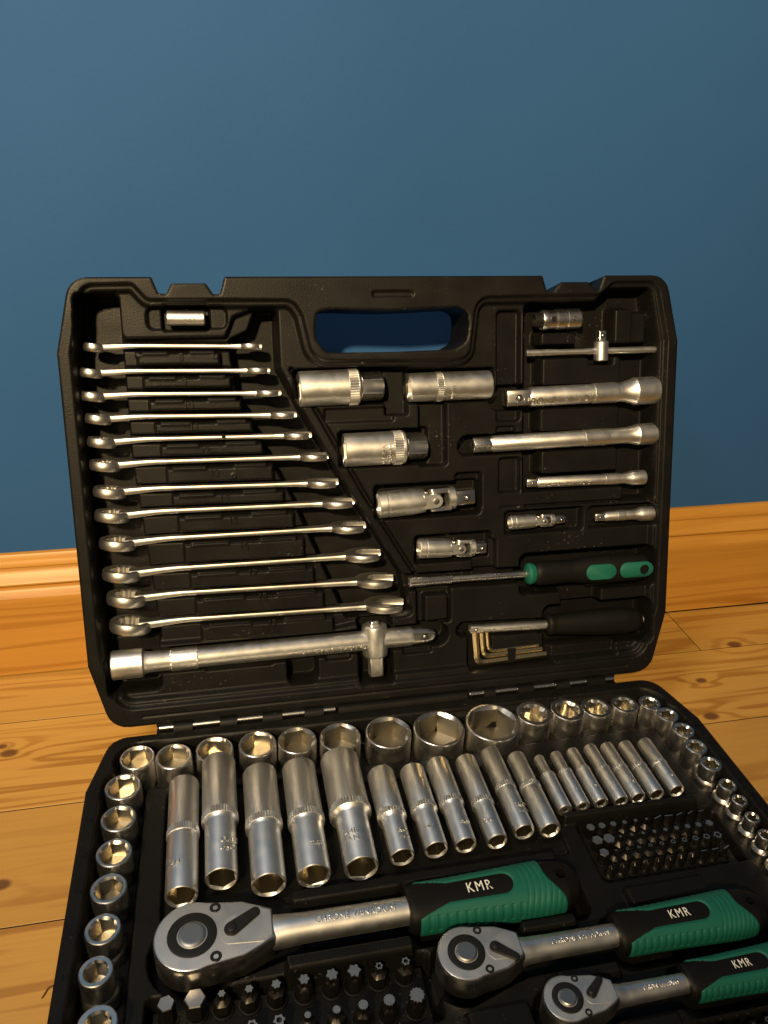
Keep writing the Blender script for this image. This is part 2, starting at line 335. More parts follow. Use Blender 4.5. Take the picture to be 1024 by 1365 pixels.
class Field:
    def __init__(s, x0, x1, y0, y1, h):
        s.h = h; s.xs = np.arange(x0, x1 + h, h); s.ys = np.arange(y0, y1 + h, h)
        s.X, s.Y = np.meshgrid(s.xs, s.ys); s.H = np.zeros_like(s.X)
    def win(s, x0, x1, y0, y1, m=6):
        i0 = max(0, int((x0 - m - s.xs[0]) / s.h)); i1 = min(len(s.xs), int((x1 + m - s.xs[0]) / s.h) + 2)
        j0 = max(0, int((y0 - m - s.ys[0]) / s.h)); j1 = min(len(s.ys), int((y1 + m - s.ys[0]) / s.h) + 2)
        return (slice(j0, j1), slice(i0, i1))
    def blend(s, sl, sd, level, slope, mode):
        t = np.clip(-sd / slope + 0.35, 0, 1); t = t * t * (3 - 2 * t)
        H = s.H[sl]; N = H * (1 - t) + level * t
        s.H[sl] = np.minimum(H, N) if mode == 'c' else np.maximum(H, N)
    def box(s, x0, x1, y0, y1, level, r=3, slope=1.6, mode='c', ang=0.0):
        cx, cy = (x0 + x1) / 2, (y0 + y1) / 2; hx, hy = (x1 - x0) / 2, (y1 - y0) / 2
        R_ = math.hypot(hx, hy) if ang else 0
        sl = s.win(min(x0, cx - R_), max(x1, cx + R_), min(y0, cy - R_), max(y1, cy + R_))
        X = s.X[sl] - cx; Y = s.Y[sl] - cy
        if ang: X, Y = X * math.cos(ang) + Y * math.sin(ang), -X * math.sin(ang) + Y * math.cos(ang)
        r = min(r, hx, hy); qx = np.abs(X) - hx + r; qy = np.abs(Y) - hy + r
        sd = np.hypot(np.maximum(qx, 0), np.maximum(qy, 0)) + np.minimum(np.maximum(qx, qy), 0) - r
        s.blend(sl, sd, level, slope, mode)
    def caps(s, ax, ay, bx, by, r, level, slope=1.6, mode='c', r2=None):
        r2 = r if r2 is None else r2
        sl = s.win(min(ax, bx) - max(r, r2), max(ax, bx) + max(r, r2), min(ay, by) - max(r, r2), max(ay, by) + max(r, r2))
        X = s.X[sl]; Y = s.Y[sl]; ex, ey = bx - ax, by - ay
        t = np.clip(((X - ax) * ex + (Y - ay) * ey) / (ex * ex + ey * ey + 1e-9), 0, 1)
        s.blend(sl, np.hypot(X - ax - ex * t, Y - ay - ey * t) - (r + (r2 - r) * t), level, slope, mode)
    def poly(s, P, level, slope=1.6, mode='c', off=0.0):
        P = np.array(P); sl = s.win(P[:, 0].min(), P[:, 0].max(), P[:, 1].min(), P[:, 1].max(), 8)
        s.blend(sl, sd_poly(s.X[sl], s.Y[sl], P) - off, level, slope, mode)
    def build(s, name, sd):
        ny, nx = s.X.shape; h = s.h
        gy, gx = np.gradient(sd, h)
        ok = sd < 0.5 * h
        fk = ok[:-1, :-1] & ok[1:, :-1] & ok[:-1, 1:] & ok[1:, 1:]
        cnt = np.zeros((ny, nx), int); cnt[:-1, :-1] += fk; cnt[1:, :-1] += fk; cnt[:-1, 1:] += fk; cnt[1:, 1:] += fk
        bnd = (cnt > 0) & (cnt < 4)
        X = s.X - np.where(bnd, sd * gx, 0); Y = s.Y - np.where(bnd, sd * gy, 0)
        idx = -np.ones((ny, nx), int); used = cnt > 0; idx[used] = np.arange(used.sum())
        V = np.stack([X[used], Y[used], s.H[used]], 1) * .001
        j, i = np.nonzero(fk)
        F = np.stack([idx[j, i], idx[j, i + 1], idx[j + 1, i + 1], idx[j + 1, i]], 1)
        me = bpy.data.meshes.new(name)
        me.vertices.add(len(V)); me.vertices.foreach_set('co', V.ravel())
        me.loops.add(F.size); me.loops.foreach_set('vertex_index', F.ravel().astype(np.int32))
        me.polygons.add(len(F)); me.polygons.foreach_set('loop_start', np.arange(0, F.size, 4, dtype=np.int32))
        me.update(calc_edges=True); me.shade_smooth()
        return me

# outlines (u, v) shared by lid and base
TOPN = [(-165, 326.3), (-161.2, 315.6), (-156, 315.0), (-152.3, 322), (-129.3, 322), (-124.6, 314.6), (-120, 314.8), (-116.6, 326.3),
        (116.6, 326.3), (120.2, 315.2), (125.5, 314.6), (131.5, 321.6), (153.2, 321.6), (159.4, 315.6), (162.6, 315.8), (166.4, 326.3)]
OUT = [(-217.4, 3.8), (217.4, 3.8), (230, 53.9), (230, 276.8), (218.1, 326.3)] + TOPN[::-1] + [(-218.1, 326.3), (-230, 276.8), (-230, 53.9)]
OR = [16, 16, 10, 12, 15] + [1.5] * len(TOPN) + [15, 12, 10]
OUTR = rounded_poly(OUT, OR, 5)
LID_T = 46.0
def shell(name, loop, z0, z1, draft, hole=None, rnd=4.0):
    """outer wall and back of a tray: loop at z0 down to z1"""
    L0 = np.array(loop); c = L0.mean(0)
    def sh(d):
        n = len(L0); t = np.roll(L0, -1, 0) - np.roll(L0, 1, 0); nn = np.stack([t[:, 1], -t[:, 0]], 1); nn /= np.linalg.norm(nn, axis=1)[:, None] + 1e-9
        return L0 - nn * d
    b = MB(); loops = [[(x, y, z) for x, y in q] for q, z in ((L0, z0), (sh(draft * .5), (z0 + z1) / 2), (sh(draft), z1 - rnd * (1 if z1 > z0 else -1)), (sh(draft + rnd * .35), z1 - rnd * .3 * (1 if z1 > z0 else -1)), (sh(draft + rnd), z1))]
    b.loft(loops, False, hole is None)
    if hole is not None:
        hl = [[(x, y, z) for x, y in hole] for z in (z0, (z0 + z1) / 2, z1)]
        b.loft(hl, False, False)
        o = len(b.v); outer = loops[-1]; inn = hl[-1]
        tri = tessellate_polygon([[Vector(p) for p in outer], [Vector(p) for p in inn]])
        b.v += [Vector(p) for p in outer] + [Vector(p) for p in inn]; b.f += [tuple(i + o for i in t) for t in tri]
    return b.mesh(name, 40)

case = thing('tool_case', 'open black plastic tool case standing on the pine floor with its lid against the wall', 'tool case', Matrix.Identity(4))

# --- lid
HOLE = rounded_poly([(-53.8, 302.0), (-44, 303.7), (-0.4, 302.2), (50.5, 304.2), (58.3, 301.0), (59.4, 291.8), (57.6, 279), (48.0, 273.9), (-1.1, 273.0), (-48.0, 273.4), (-54.8, 283.1), (-54.6, 293)], [7, 0, 0, 3, 6, 5, 8, 5, 0, 8, 6, 6], 5)
INNER = rounded_poly([(-221.4, 277.2), (-211.5, 321.6), (-177.8, 322.2), (-168.9, 311.6), (-70, 310.6), (-63.5, 300), (-57.0, 268.0), (44.6, 266.1), (59.5, 268.0), (65.0, 311.5), (163.4, 312.6), (174.3, 321.6), (211.0, 321.8), (221.4, 277.2),
    (221.4, 60), (211.5, 17.5), (-211.5, 17.5), (-221.4, 60)], [8, 10, 5, 6, 10, 8, 14, 4, 14, 12, 6, 6, 10, 8, 8, 14, 14, 8], 5)
L = Field(-232, 232, 0, 330, 0.8)
SDL = sd_poly(L.X, L.Y, OUTR); SDH = sd_poly(L.X, L.Y, HOLE)
L.H -= 1.0 * np.clip(1 + SDL / 1.6, 0, 1) ** 2 + 0.9 * np.clip(1 - SDH / 1.6, 0, 1) ** 2
SDI = sd_poly(L.X, L.Y, INNER)
A_ = (slice(None), slice(None))
L.blend(A_, SDI, -4.0, 1.8, 'c'); L.blend(A_, SDI + 2.2, -3.0, 1.2, 'r') if False else None
L.blend(A_, SDI + 4.4, -9.0, 2.6, 'c')
L.box(-196, 196, 10.2, 11.6, -1.0, .7, 1.0)                         # rib lines beside the hinge
L.box(-13.3, 17.6, 311.8, 316.2, -1.6, 2.2, 1.2)                    # slot over the handle
# spanner bay
SP = [(8, -214.6, 281.8, -92.7, 278.9), (9, -218.8, 264.6, -87.6, 261.7), (10, -219.8, 248.6, -80.2, 245.3), (11, -218.3, 232.9, -69.4, 229.0), (12, -218.3, 216.5, -58.8, 213.5), (13, -218.4, 199.9, -45.8, 197.1),
      (14, -217.6, 180.8, -39.6, 176.6), (15, -218.2, 163.3, -27.3, 160.7), (16, -216.9, 142.5, -18.9, 141.2), (17, -216.9, 119.3, -7.5, 118.1), (18, -215.4, 100.7, 2.4, 96.5), (19, -215.2, 79.7, 10.6, 75.8)]
L.poly(rounded_poly([(-216, 316), (-188, 316), (-188, 286), (-118, 286), (-112, 300), (-95, 306), (-80.5, 306), (-80.5, 263.5), (-67.5, 236.4), (-30.8, 167.6), (10, 99), (15, 68), (-20, 66), (-48, 62), (-218, 62), (-221, 110), (-219, 277)], 4), -15.5, 2.4)
L.poly(rounded_poly([(-215, 315), (-189, 315), (-189, 200), (-178, 64), (-216, 64), (-219.5, 110), (-218, 277)], 4), -36.0, 2.4)
L.poly(rounded_poly([(-96, 305), (-81.5, 305), (-81.5, 263), (-68.5, 236.4), (-31.8, 167.6), (9, 99), (13.5, 69), (-38, 69), (-76, 168), (-112, 240), (-116, 284), (-102, 290)], 4), -36.0, 2.4)
for k in range(12):                                                # slots and the numbered blocks
    S, a, b_, c, d = SP[k]
    wc = -(9 + .5 * S)
    L.caps(a + 20, b_ + (d - b_) * .15, c - 15, d, 3.4, wc - .3 * S - 2.5, 1.4)
for k in range(12):
    S, a, b_, c, d = SP[k]; t = k / 11
    xl = -179.5 + 30.5 * t; xr = -122.3 + 74 * t; vt = (b_ + d) / 2 - 4.6; vb = ((SP[k + 1][2] + SP[k + 1][4]) / 2 + 3.9) if k < 11 else 61.5
    L.box(xl, xr, vb, vt, -8.2, 1.2, 2.2, 'r', ang=-0.018)
    wd = xr - xl
    L.box(xl + .06 * wd, xl + .38 * wd, vt - 1.5, vt + 1.4, -7.6, 1.0, 1.4, 'r', ang=-0.018)
    L.box(xl + .62 * wd, xl + .94 * wd, vt - 1.5, vt + 1.4, -7.6, 1.0, 1.4, 'r', ang=-0.018)
for (x, y, r) in ((-178.5, 275, 2.0), (-126, 273, 2.0), (-124, 216, 1.6), (-118, 187, 1.8)):
    L.caps(x, y, x + .1, y, r, -7.7, .7, 'r'); L.caps(x, y, x + .1, y, r - .9, -8.3, .6)
# small adaptor pocket, upper left
L.box(-171, -116, 291.5, 307, -13, 5, 1.6); L.box(-161, -128, 290.5, 308, -20, 3, 1.6)
# diagonal groove beside the bay
L.caps(-72.5, 262, -57.5, 236, 1.7, -14, 1.4); L.caps(-57.5, 236, -21, 167, 1.7, -14, 1.4); L.caps(-21, 167, 19, 99, 1.7, -14, 1.4); L.caps(19, 99, 22, 70, 1.7, -14, 1.4)
# spark plug sockets, joints
L.box(-71, -2, 235, 262.5, -24, 3); L.box(-4, 14, 226, 262, -20, 2); L.box(-50, 3, 222, 233, -12, 2)
L.box(13, 82, 234.5, 260, -22, 3); L.box(22, 44, 186, 258, -18, 3)
L.box(-40, 31, 188, 216, -24, 3)
L.box(-14, 71, 146.5, 174, -24, 3); L.box(50, 72, 150, 180, -17, 3)
L.box(17, 80, 109.5, 132.5, -22, 3); L.box(64, 84, 98, 126, -16, 3)
L.box(91, 158, 128, 147.5, -19, 3); L.box(163, 220, 128.5, 147, -19, 3)
# right-hand bay with its blocks
L.poly(rounded_poly([(106, 307), (160, 307), (172, 317), (208, 317), (215, 277), (217.5, 150), (106, 150)], 4), -27, 2.4)
L.box(84, 103, 218, 302, -15, 3, 2); L.box(86, 104, 150, 190, -15, 3, 2); L.box(84, 100, 205, 215, -15, 2)
for (x0, x1, y0, y1, lv) in ((120, 188, 244, 266.5, -9.5), (119, 188, 208, 228, -9.5), (120, 188, 174.5, 194.5, -9.5), (119, 150, 274.5, 286, -10), (180, 197, 274.5, 303, -10), (194, 212, 275, 300, -16), (83, 193, 150, 163, -9)):
    L.box(x0, x1, y0, y1, lv, 3, 3.0, 'r')
L.box(159, 181, 259.5, 287, -24, 2, 1.2)
L.caps(61, 200.6, 112, 201.5, 8.2, -24, 1.6); L.caps(88, 236, 112, 236.4, 10, -24, 1.6)
# driver and handle
L.caps(6, 95.3, 113, 94, 7, -22, 1.6); L.box(104, 220, 77, 111.5, -32, 6, 2); L.box(18, 46, 60, 102, -17, 3, 2)
L.box(24, 44, 62, 84, -8.5, 2, 2.4, 'r')
L.caps(57, 52, 132, 49.3, 6.5, -22, 1.6); L.box(125, 219, 29, 66.5, -32, 6, 2); L.box(140, 175, 60, 84, -22, 3, 2)
L.box(60, 80, 18.5, 55, -19, 3); L.box(60, 134, 18.5, 31.5, -19, 3); L.box(84, 122, 33, 44, -9, 2, 1.6, 'r')
L.box(133, 190, 20, 34, -14, 3, 2)
# long sliding T bar
L.box(-218, -180, 27, 70, -31, 6, 2.2); L.caps(-185, 50, 34, 50.6, 10.0, -26, 1.6); L.box(-30, -2, 17, 68, -28, 3)
L.box(-86, -62, 22, 50, -27, 5, 1.8); L.box(-148, -96, 38.5, 42, -13, 2, 1.6); L.box(-56, -36, 37, 41, -13, 2, 1.4); L.box(6, 30, 36, 41, -13, 2, 1.4)
SDLH = np.maximum(SDL, -SDH)
lid = part('lid_tray', L.build('lid_tray', SDLH), 'plastic', case); lid.matrix_world = F_LID
ls = part('lid_shell', shell('lid_shell', OUTR, -0.9, -LID_T, 5.0, HOLE), 'plastic', case); ls.matrix_world = F_LID
# numbers on the blocks
LABP = [(-149.7, 272.7), (-148.3, 255.5), (-146.8, 239.1), (-143.7, 223.6), (-137.5, 206.6), (-131.7, 189.4), (-125.8, 171.4), (-120.4, 153.6), (-113.8, 133.9), (-108.4, 112.7), (-102.1, 93.4), (-95.9, 72.1)]
for k, (x, y) in enumerate(LABP):
    t = part('size_number', text_mesh(str(8 + k), 7.2, 0.8, name='size_number', bold=.1), 'plastic', lid); child(t, mm(x, y, -7.75))

# --- base
BO = [(x, -y) for x, y in OUT]; BOR = rounded_poly(BO, OR, 5)
def inset(d): return rounded_poly([(-217.4 + d * .9, -3.8 - d), (217.4 - d * .9, -3.8 - d), (230 - d, -53.9), (230 - d, -276.8), (218.1 - d, -326.3 + d * 1.4), (-218.1 + d, -326.3 + d * 1.4), (-230 + d, -276.8), (-230 + d, -53.9)], 12)
Bf = Field(-232, 232, -330, 0, 0.8)
SDB = sd_poly(Bf.X, Bf.Y, BOR)
Bf.H -= 1.0 * np.clip(1 + SDB / 1.6, 0, 1) ** 2
SDBI = sd_poly(Bf.X, Bf.Y, inset(10))
Bf.blend(A_, SDBI, -5, 1.8, 'c'); Bf.blend(A_, SDBI + 3.0, -14.0, 3.0, 'c')
def poc(x, y, r, z): Bf.caps(x, y, x + .01, y, r, z, 1.4)
# troughs under the socket rows
Bf.caps(-198, -28, 66, -33, 16, -22, 2.6); Bf.caps(66, -32, 200, -30, 14, -20, 2.6); Bf.caps(-206, -50, -208, -240, 13.5, -22, 2.6); Bf.caps(209, -45, 213, -260, 9.5, -20, 2.4)
# deep socket beds
Bf.box(-178, -42, -152, -50, -19, 4, 2.4); Bf.box(-44, 84, -148, -64, -17, 4, 2.4); Bf.box(84, 187, -126, -66, -17, 4, 2.4)
# raised bars
Bf.box(-101, 70, -159, -149, -5, 2, 3.0, 'r'); Bf.box(88, 190, -125.5, -119, -7, 2, 2.6, 'r')
# ratchet beds
Bf.caps(-158, -174.5, -158.1, -174.5, 26, -30, 2); Bf.caps(-158, -174.5, -105, -174.5, 25, -30, 2, r2=12); Bf.caps(-110, -174.5, -30, -174.5, 11, -26, 2); Bf.box(-40, 80, -194, -157, -28, 10, 2)
Bf.caps(-9, -212, 20, -212, 20, -30, 2, r2=11); Bf.caps(20, -212, 90, -212, 9.5, -26, 2); Bf.box(80, 186, -229, -194, -26, 9, 2)
Bf.caps(37, -245.5, 62, -245.5, 16, -28, 2, r2=9); Bf.caps(60, -245.5, 112, -245.5, 8, -24, 2); Bf.box(104, 196, -260, -231, -25, 8, 2)
# bit holder wells
Bf.box(97, 203, -172, -126, -33, 3, 2); Bf.box(-184, -26, -236, -196.5, -32, 4, 2); Bf.box(96, 200, -285, -262, -33, 3, 2)
# shoulders between ratchets
for (x0, x1, y0, y1, lv) in ((-108, -34, -200, -190, -5), (30, 66, -200, -191.5, -7), (40, 78, -233, -225, -7), (104, 158, -194, -180, -9), (66, 98, -268, -257, -8), (-16, 20, -262, -236, -9)):
    Bf.box(x0, x1, y0, y1, lv, 2, 3.0, 'r')
base = part('base_tray', Bf.build('base_tray', SDB), 'plastic', case); base.matrix_world = F_BASE
bs = part('base_shell', shell('base_shell', BOR[::-1], -0.9, -45.0, 5.0), 'plastic', case); bs.matrix_world = F_BASE
# rim numbers
def rimnum(s, x, y, z=0.05, size=4.6, a=0.0):
    t = part('size_number', text_mesh(s, size, 0.35, name='size_number'), 'plastic', base); t.matrix_local = mm(x, y, z) @ Matrix.Rotation(a, 4, 'Z')
BACK = [(18, -198, -27.2, 24.4), (19, -172.7, -30.2, 25.8), (20, -143.9, -28.2, 27.1), (21, -112.9, -27.6, 27.8), (22, -83.8, -28.6, 28.8), (24, -51.8, -30.6, 31.0), (27, -15.2, -31.2, 35.0), (30, 23.8, -33.4, 39.2), (32, 66.7, -33.9, 42.4)]
TORX = [('E24', 102.6, -28.7, 28.1), ('E22', 130.7, -28.8, 26.6), ('E20', 154.7, -30.4, 24.3), ('E18', 179.3, -30.3, 21.5), ('E16', 201.2, -31.0, 17.6), ('E14', 208.5, -46.5, 17.0), ('E13', 211.9, -64.6, 16.8), ('E12', 211.9, -82.7, 16.4), ('E11', 213.0, -100.9, 15.6),
        ('E10', 213.4, -121.6, 12.6), ('E8', 213.5, -135.9, 11.0), ('E7', 213.2, -151.0, 10.4), ('E6', 213.0, -166.0, 10.2), ('E5', 212.6, -181.5, 10.2)]
LEFT = [(17, -205.6, -53.7, 24.3), (16, -206.2, -81.0, 22.6), (15, -206.5, -108.3, 22.0), (14, -207.2, -134.0, 21.4), (13, -207.8, -160.6, 20.2), (10, -208.4, -187.0, 18.4), (12, -205.0, -214.5, 20.7)]
for n, x, y, d in BACK: rimnum(str(n), x, -9.6)
for n, x, y, d in TORX[:5]: rimnum(n, x - 2, -9.6)
for n, x, y, d in TORX[5:13]: rimnum(n, 224.2, y + 1, size=3.4)
for n, x, y, d in LEFT[:6]: rimnum(str(n), -224.4, y + 1)
for x in (90.5, 104.8, 119, 133.5, 147, 161, 177): rimnum(str(random.choice((4, 5, 6, 7, 8, 9))), x, -64.5, -13.6, 4.2)
# --- hinge
hl = [(-184, -172), (-161, -138), (-128, -106), (-94, -74), (-62, -51), (58, 71), (78, 100), (111, 133), (142, 160), (174, 184)]
pinM = MB().lathe([(1.5, 0), (1.7, .3), (1.7, 9.7), (1.5, 10)], 14).mesh('hinge_pin')
for a, b_ in hl:
    o = part('hinge_pin', pinM, 'bright', case); o.matrix_world = F_BASE @ mm(a, -.4, 1.2) @ AX @ Matrix.Diagonal((1, 1, (b_ - a) / 10, 1))
def knuckle(a, b_):
    b = MB(); b.loft([[(a, y, z) for y, z in q] for q in ([(-4.6, -2.5), (4.0, -2.5), (4.2, 1), (2.6, 3.4), (-1, 3.9), (-3.4, 2.6)],)] + [[(b_, y, z) for y, z in [(-4.6, -2.5), (4.0, -2.5), (4.2, 1), (2.6, 3.4), (-1, 3.9), (-3.4, 2.6)]]])
    o = part('hinge_knuckle', b.mesh('hinge_knuckle', 50), 'plastic', case); o.matrix_world = F_BASE
for k in (0, 5):
    for i in range(4): knuckle(hl[k + i][1] - 1.5, hl[k + i + 1][0] + 1.5)
knuckle(-49, 56)
bb = MB(); bb.box(-186, 186, -4.4, 4.2, -9, -2.2, .5); o = part('hinge_strip', bb.mesh('hinge_strip'), 'plastic', case); o.matrix_world = F_BASE

bb = MB(); bb.box(-186, 186, 0.6, 9, -9, -1.2, .5); o = part('lid_hinge_strip', bb.mesh('lid_hinge_strip'), 'plastic', case); o.matrix_world = F_LID
ORD = ['first', 'second', 'third', 'fourth', 'fifth', 'sixth', 'seventh', 'eighth', 'ninth', 'tenth', 'eleventh', 'twelfth', 'thirteenth', 'fourteenth']
NUMW = 'eight nine ten eleven twelve thirteen fourteen fifteen sixteen seventeen eighteen nineteen'.split()
# ------------------------------------------------------------------ combination spanners
def spanner(S, a, b_, c, d):
    wc = -(9 + .5 * S); Lt = math.hypot(c - a, d - b_); ang = math.atan2(d - b_, c - a)
    mw = lidm(a, b_, wc, ang) @ Matrix.Rotation(-PI / 2, 4, 'X').inverted()   # local y = out of lid, z = down the lid
    mw = F_LID @ mm(a, b_, wc) @ Matrix.Rotation(ang, 4, 'Z') @ Matrix(((1, 0, 0, 0), (0, 0, -1, 0), (0, 1, 0, 0), (0, 0, 0, 1)))
    t = thing('combination_spanner', 'satin chrome combination spanner above the moulded number %s in the case lid' % NUMW[S - 8], 'spanner', mw, 'combination spanners clipped in the lid')
    Ro = .74 * S + 1.2; tr = .20 * S + 4.4; ri = .54 * S; n = 96
    f12 = lambda q: 0.955 + 0.045 * math.cos(12 * q)
    tilt = Matrix.Translation((Ro, 0, .12 * S + .2)) @ Matrix.Rotation(rad(-7), 4, 'Y')
    b = MB(); h = tr / 2
    b.loft([ring(n, ri * 1.12, -h + .2), ring(n, Ro - 1.7, -h), ring(n, Ro - .6, -h + .45), ring(n, Ro - .1, -h + 1.5), ring(n, Ro + .15, 0), ring(n, Ro - .1, h - 1.5), ring(n, Ro - .6, h - .45), ring(n, Ro - 1.7, h), ring(n, ri * 1.12, h - .2), ring(n, ri, h - 1.2, f12), ring(n, ri, -h + 1.2, f12), ring(n, ri * 1.12, -h + .2)], False, False, tilt)
    part('ring_end', b.mesh('ring_end'), 'spanner', t)
    rho = .84 * S + 1.4; hw = S / 2; tj = .17 * S + 2.4; jx = Lt - rho * .95
    a0 = math.asin(hw / rho); P = []
    for i in range(29):
        q = a0 + (2 * PI - 2 * a0) * i / 28; P.append((rho * math.cos(q), rho * math.sin(q)))
    P += [(-.12 * rho, -hw), (-.34 * rho, -hw * .72), (-.42 * rho, 0), (-.34 * rho, hw * .72), (-.12 * rho, hw)]
    def lp(z, k): return [(x * k, y * k, z) for x, y in P]
    b = MB(); b.loft([lp(-tj / 2, .94), lp(-tj / 2 + .6, .985), lp(-tj * .15, 1), lp(tj * .15, 1), lp(tj / 2 - .6, .985), lp(tj / 2, .94)], mat=Matrix.Translation((jx, 0, 0)) @ Matrix.Rotation(rad(15), 4, 'Z'))
    part('open_end', b.mesh('open_end', 40), 'spanner', t)
    ws = .40 * S + 2.6; ts = .12 * S + 2.3
    def sec(x, w_, t_, z=0): return [(x, w_ / 2 * math.copysign(abs(math.cos(q)) ** .45, math.cos(q)), z + t_ / 2 * math.copysign(abs(math.sin(q)) ** .42, math.sin(q))) for q in [2 * PI * i / 20 for i in range(20)]]
    xr = Ro * 1.75; xe = jx - rho * .6; zo = .12 * S + .2
    b = MB(); b.loft([sec(xr - Ro * .35, ws * 1.2, tr * .86, zo), sec(xr, ws * 1.12, tr * .80, zo * .9), sec(xr + 4, ws * 1.04, tr * .74, zo * .75), sec(xr + 8 + .2 * S, ws, tr * .5 + ts * .35, zo * .5), sec(xr + 13 + .4 * S, ws, ts * 1.12, zo * .2), sec(xr + 20 + .5 * S, ws, ts), sec((xr + xe) / 2, ws * .96, ts * .96), sec(xe - 10 - .2 * S, ws, ts), sec(xe - 4, ws * 1.12, ts * 1.2), sec(xe + rho * .2, ws * 1.5, tj * .98)])
    part('shank', b.mesh('shank', 50), 'spanner', t)
for s in SP: spanner(*s)

# ------------------------------------------------------------------ tool building blocks (axis along local z)
def knurl_band(r, z0, z1, n=40, mat=None, b=None, amp=.022):
    b = b or MB(); N = n * 2; f = lambda t: 1 + amp * (1 if int(round(t / (2 * PI) * N)) % 2 else -1)
    return b.loft([ring(N, r * .985, z0), ring(N, r, z0 + .25, f), ring(N, r, z1 - .25, f), ring(N, r * .985, z1)], mat=mat)
def diamond_band(r, z0, z1, n=22, k=9, mat=None, b=None):
    b = b or MB(); N = n * 2; loops = [ring(N, r * .98, z0)]; 
    for j in range(k):
        z = z0 + (z1 - z0) * (j + .5) / k
        loops.append([(r * (1.045 if (i + j) % 2 else .94) * math.cos(2 * PI * i / N), r * (1.045 if (i + j) % 2 else .94) * math.sin(2 * PI * i / N), z) for i in range(N)])
    loops.append(ring(N, r * .98, z1))
    return b.loft(loops, mat=mat)
def square_drive(a, z0, z1, b=None, mat=None):
    """a = across flats"""
    b = b or MB(); n = 32; h = a / 2
    return b.loft([ring(n, h, z0, sqf), ring(n, h, z1 - .9, sqf), ring(n, h - .45, z1 - .25, sqf), ring(n, h - .9, z1, sqf)], mat=mat)
def socket_mesh(D, L_, opening, af, depth, Db=None, n=48, name='socket', rot=0.0):
    """stands on z=-L, mouth at z=0. af: across-flats / tip diameter"""
    r = D / 2; rb = (Db or D) / 2; fn = {'hex': hexf, 'torx': torxf}[opening]
    ri = af / 2 / math.cos(PI / 6) if opening == 'hex' else af / 2
    ri = min(ri, r - 1.0); lip = min(ri * 1.04, r - .75)
    P = [ring(n, rb - .8, -L_), ring(n, rb, -L_ + .8)]
    if abs(rb - r) > .4: P += [ring(n, rb, -L_ * .52), ring(n, (rb + r) / 2, -L_ * .46), ring(n, r, -L_ * .42)]
    P += [ring(n, r, -1.0), ring(n, r - .3, -.3), ring(n, r - .8, 0), ring(n, lip, -.05, ph=rot), ring(n, ri, -.9 - .03 * D, fn, rot)]
    b = MB(); b.loft(P, True, False); body = b.mesh('body', 28)
    b = MB(); b.loft([ring(n, ri, -.9 - .03 * D, fn, rot), ring(n, ri, -depth, fn, rot), ring(n, ri * .3, -depth - .5, ph=rot)], False, True)
    bore = b.mesh('bore', 20)
    bore.flip_normals()
    return body, bore
def put_socket(name, meshes, mw, label, group):
    t = thing(name, label, 'socket', mw, group)
    part('body', meshes[0], 'socket', t); part('bore', meshes[1], 'bore', t)
# short sockets along the back and the left
sock_g = 'short hex sockets standing in the base tray'
for k, (S, x, y, D) in enumerate(BACK):
    big = {8: 'largest', 7: 'second largest'}.get(k)
    lab = ('%s wide short hex socket standing in the row along the hinge' % big) if big else '%s short hex socket from the left corner in the row along the hinge' % ORD[k]
    me = socket_mesh(D, 37 + .12 * D, 'hex', S * 1.0, .62 * S, name='socket', rot=PI / 6 * (k % 2) + RNG.uniform(-.2, .2))
    put_socket('hex_socket', me, basem(x, y, 0.5), lab, sock_g)
for k, (S, x, y, D) in enumerate(LEFT):
    op = 11 if k == 5 else S
    Db = D + (3.6 if k in (4, 5) else 0)
    me = socket_mesh(D, 36, 'hex', op, 12, Db, name='socket', rot=RNG.uniform(-.5, .5))
    lab = ['%s short hex socket down the left edge counted from the hinge corner' % ORD[k], 'thick-walled stepped short socket with a small hex mouth at the left edge', 'short hex socket beyond the stepped one at the left edge'][0 if k < 5 else k - 4]
    put_socket('hex_socket', me, basem(x, y, 0.5 + (2 if k == 5 else 0)), lab, sock_g)
for k, (nm, x, y, D) in enumerate(TORX):
    Db = D + (3.4 if 8 <= k else 0)
    me = socket_mesh(D, 36 - (12 if k > 8 else 8 if k > 3 else 2), 'torx', D * .72, 9, Db, name='socket', rot=RNG.uniform(-.5, .5))
    if k < 5: lab = '%s star-mouthed socket after the widest hex socket in the hinge row' % ORD[k]
    else: lab = '%s star-mouthed socket down the right edge from the hinge corner' % ORD[k - 5]
    put_socket('star_socket', me, basem(x, y, -1.0 if k > 3 else 0.0), lab, 'star sockets along the hinge and right edge')

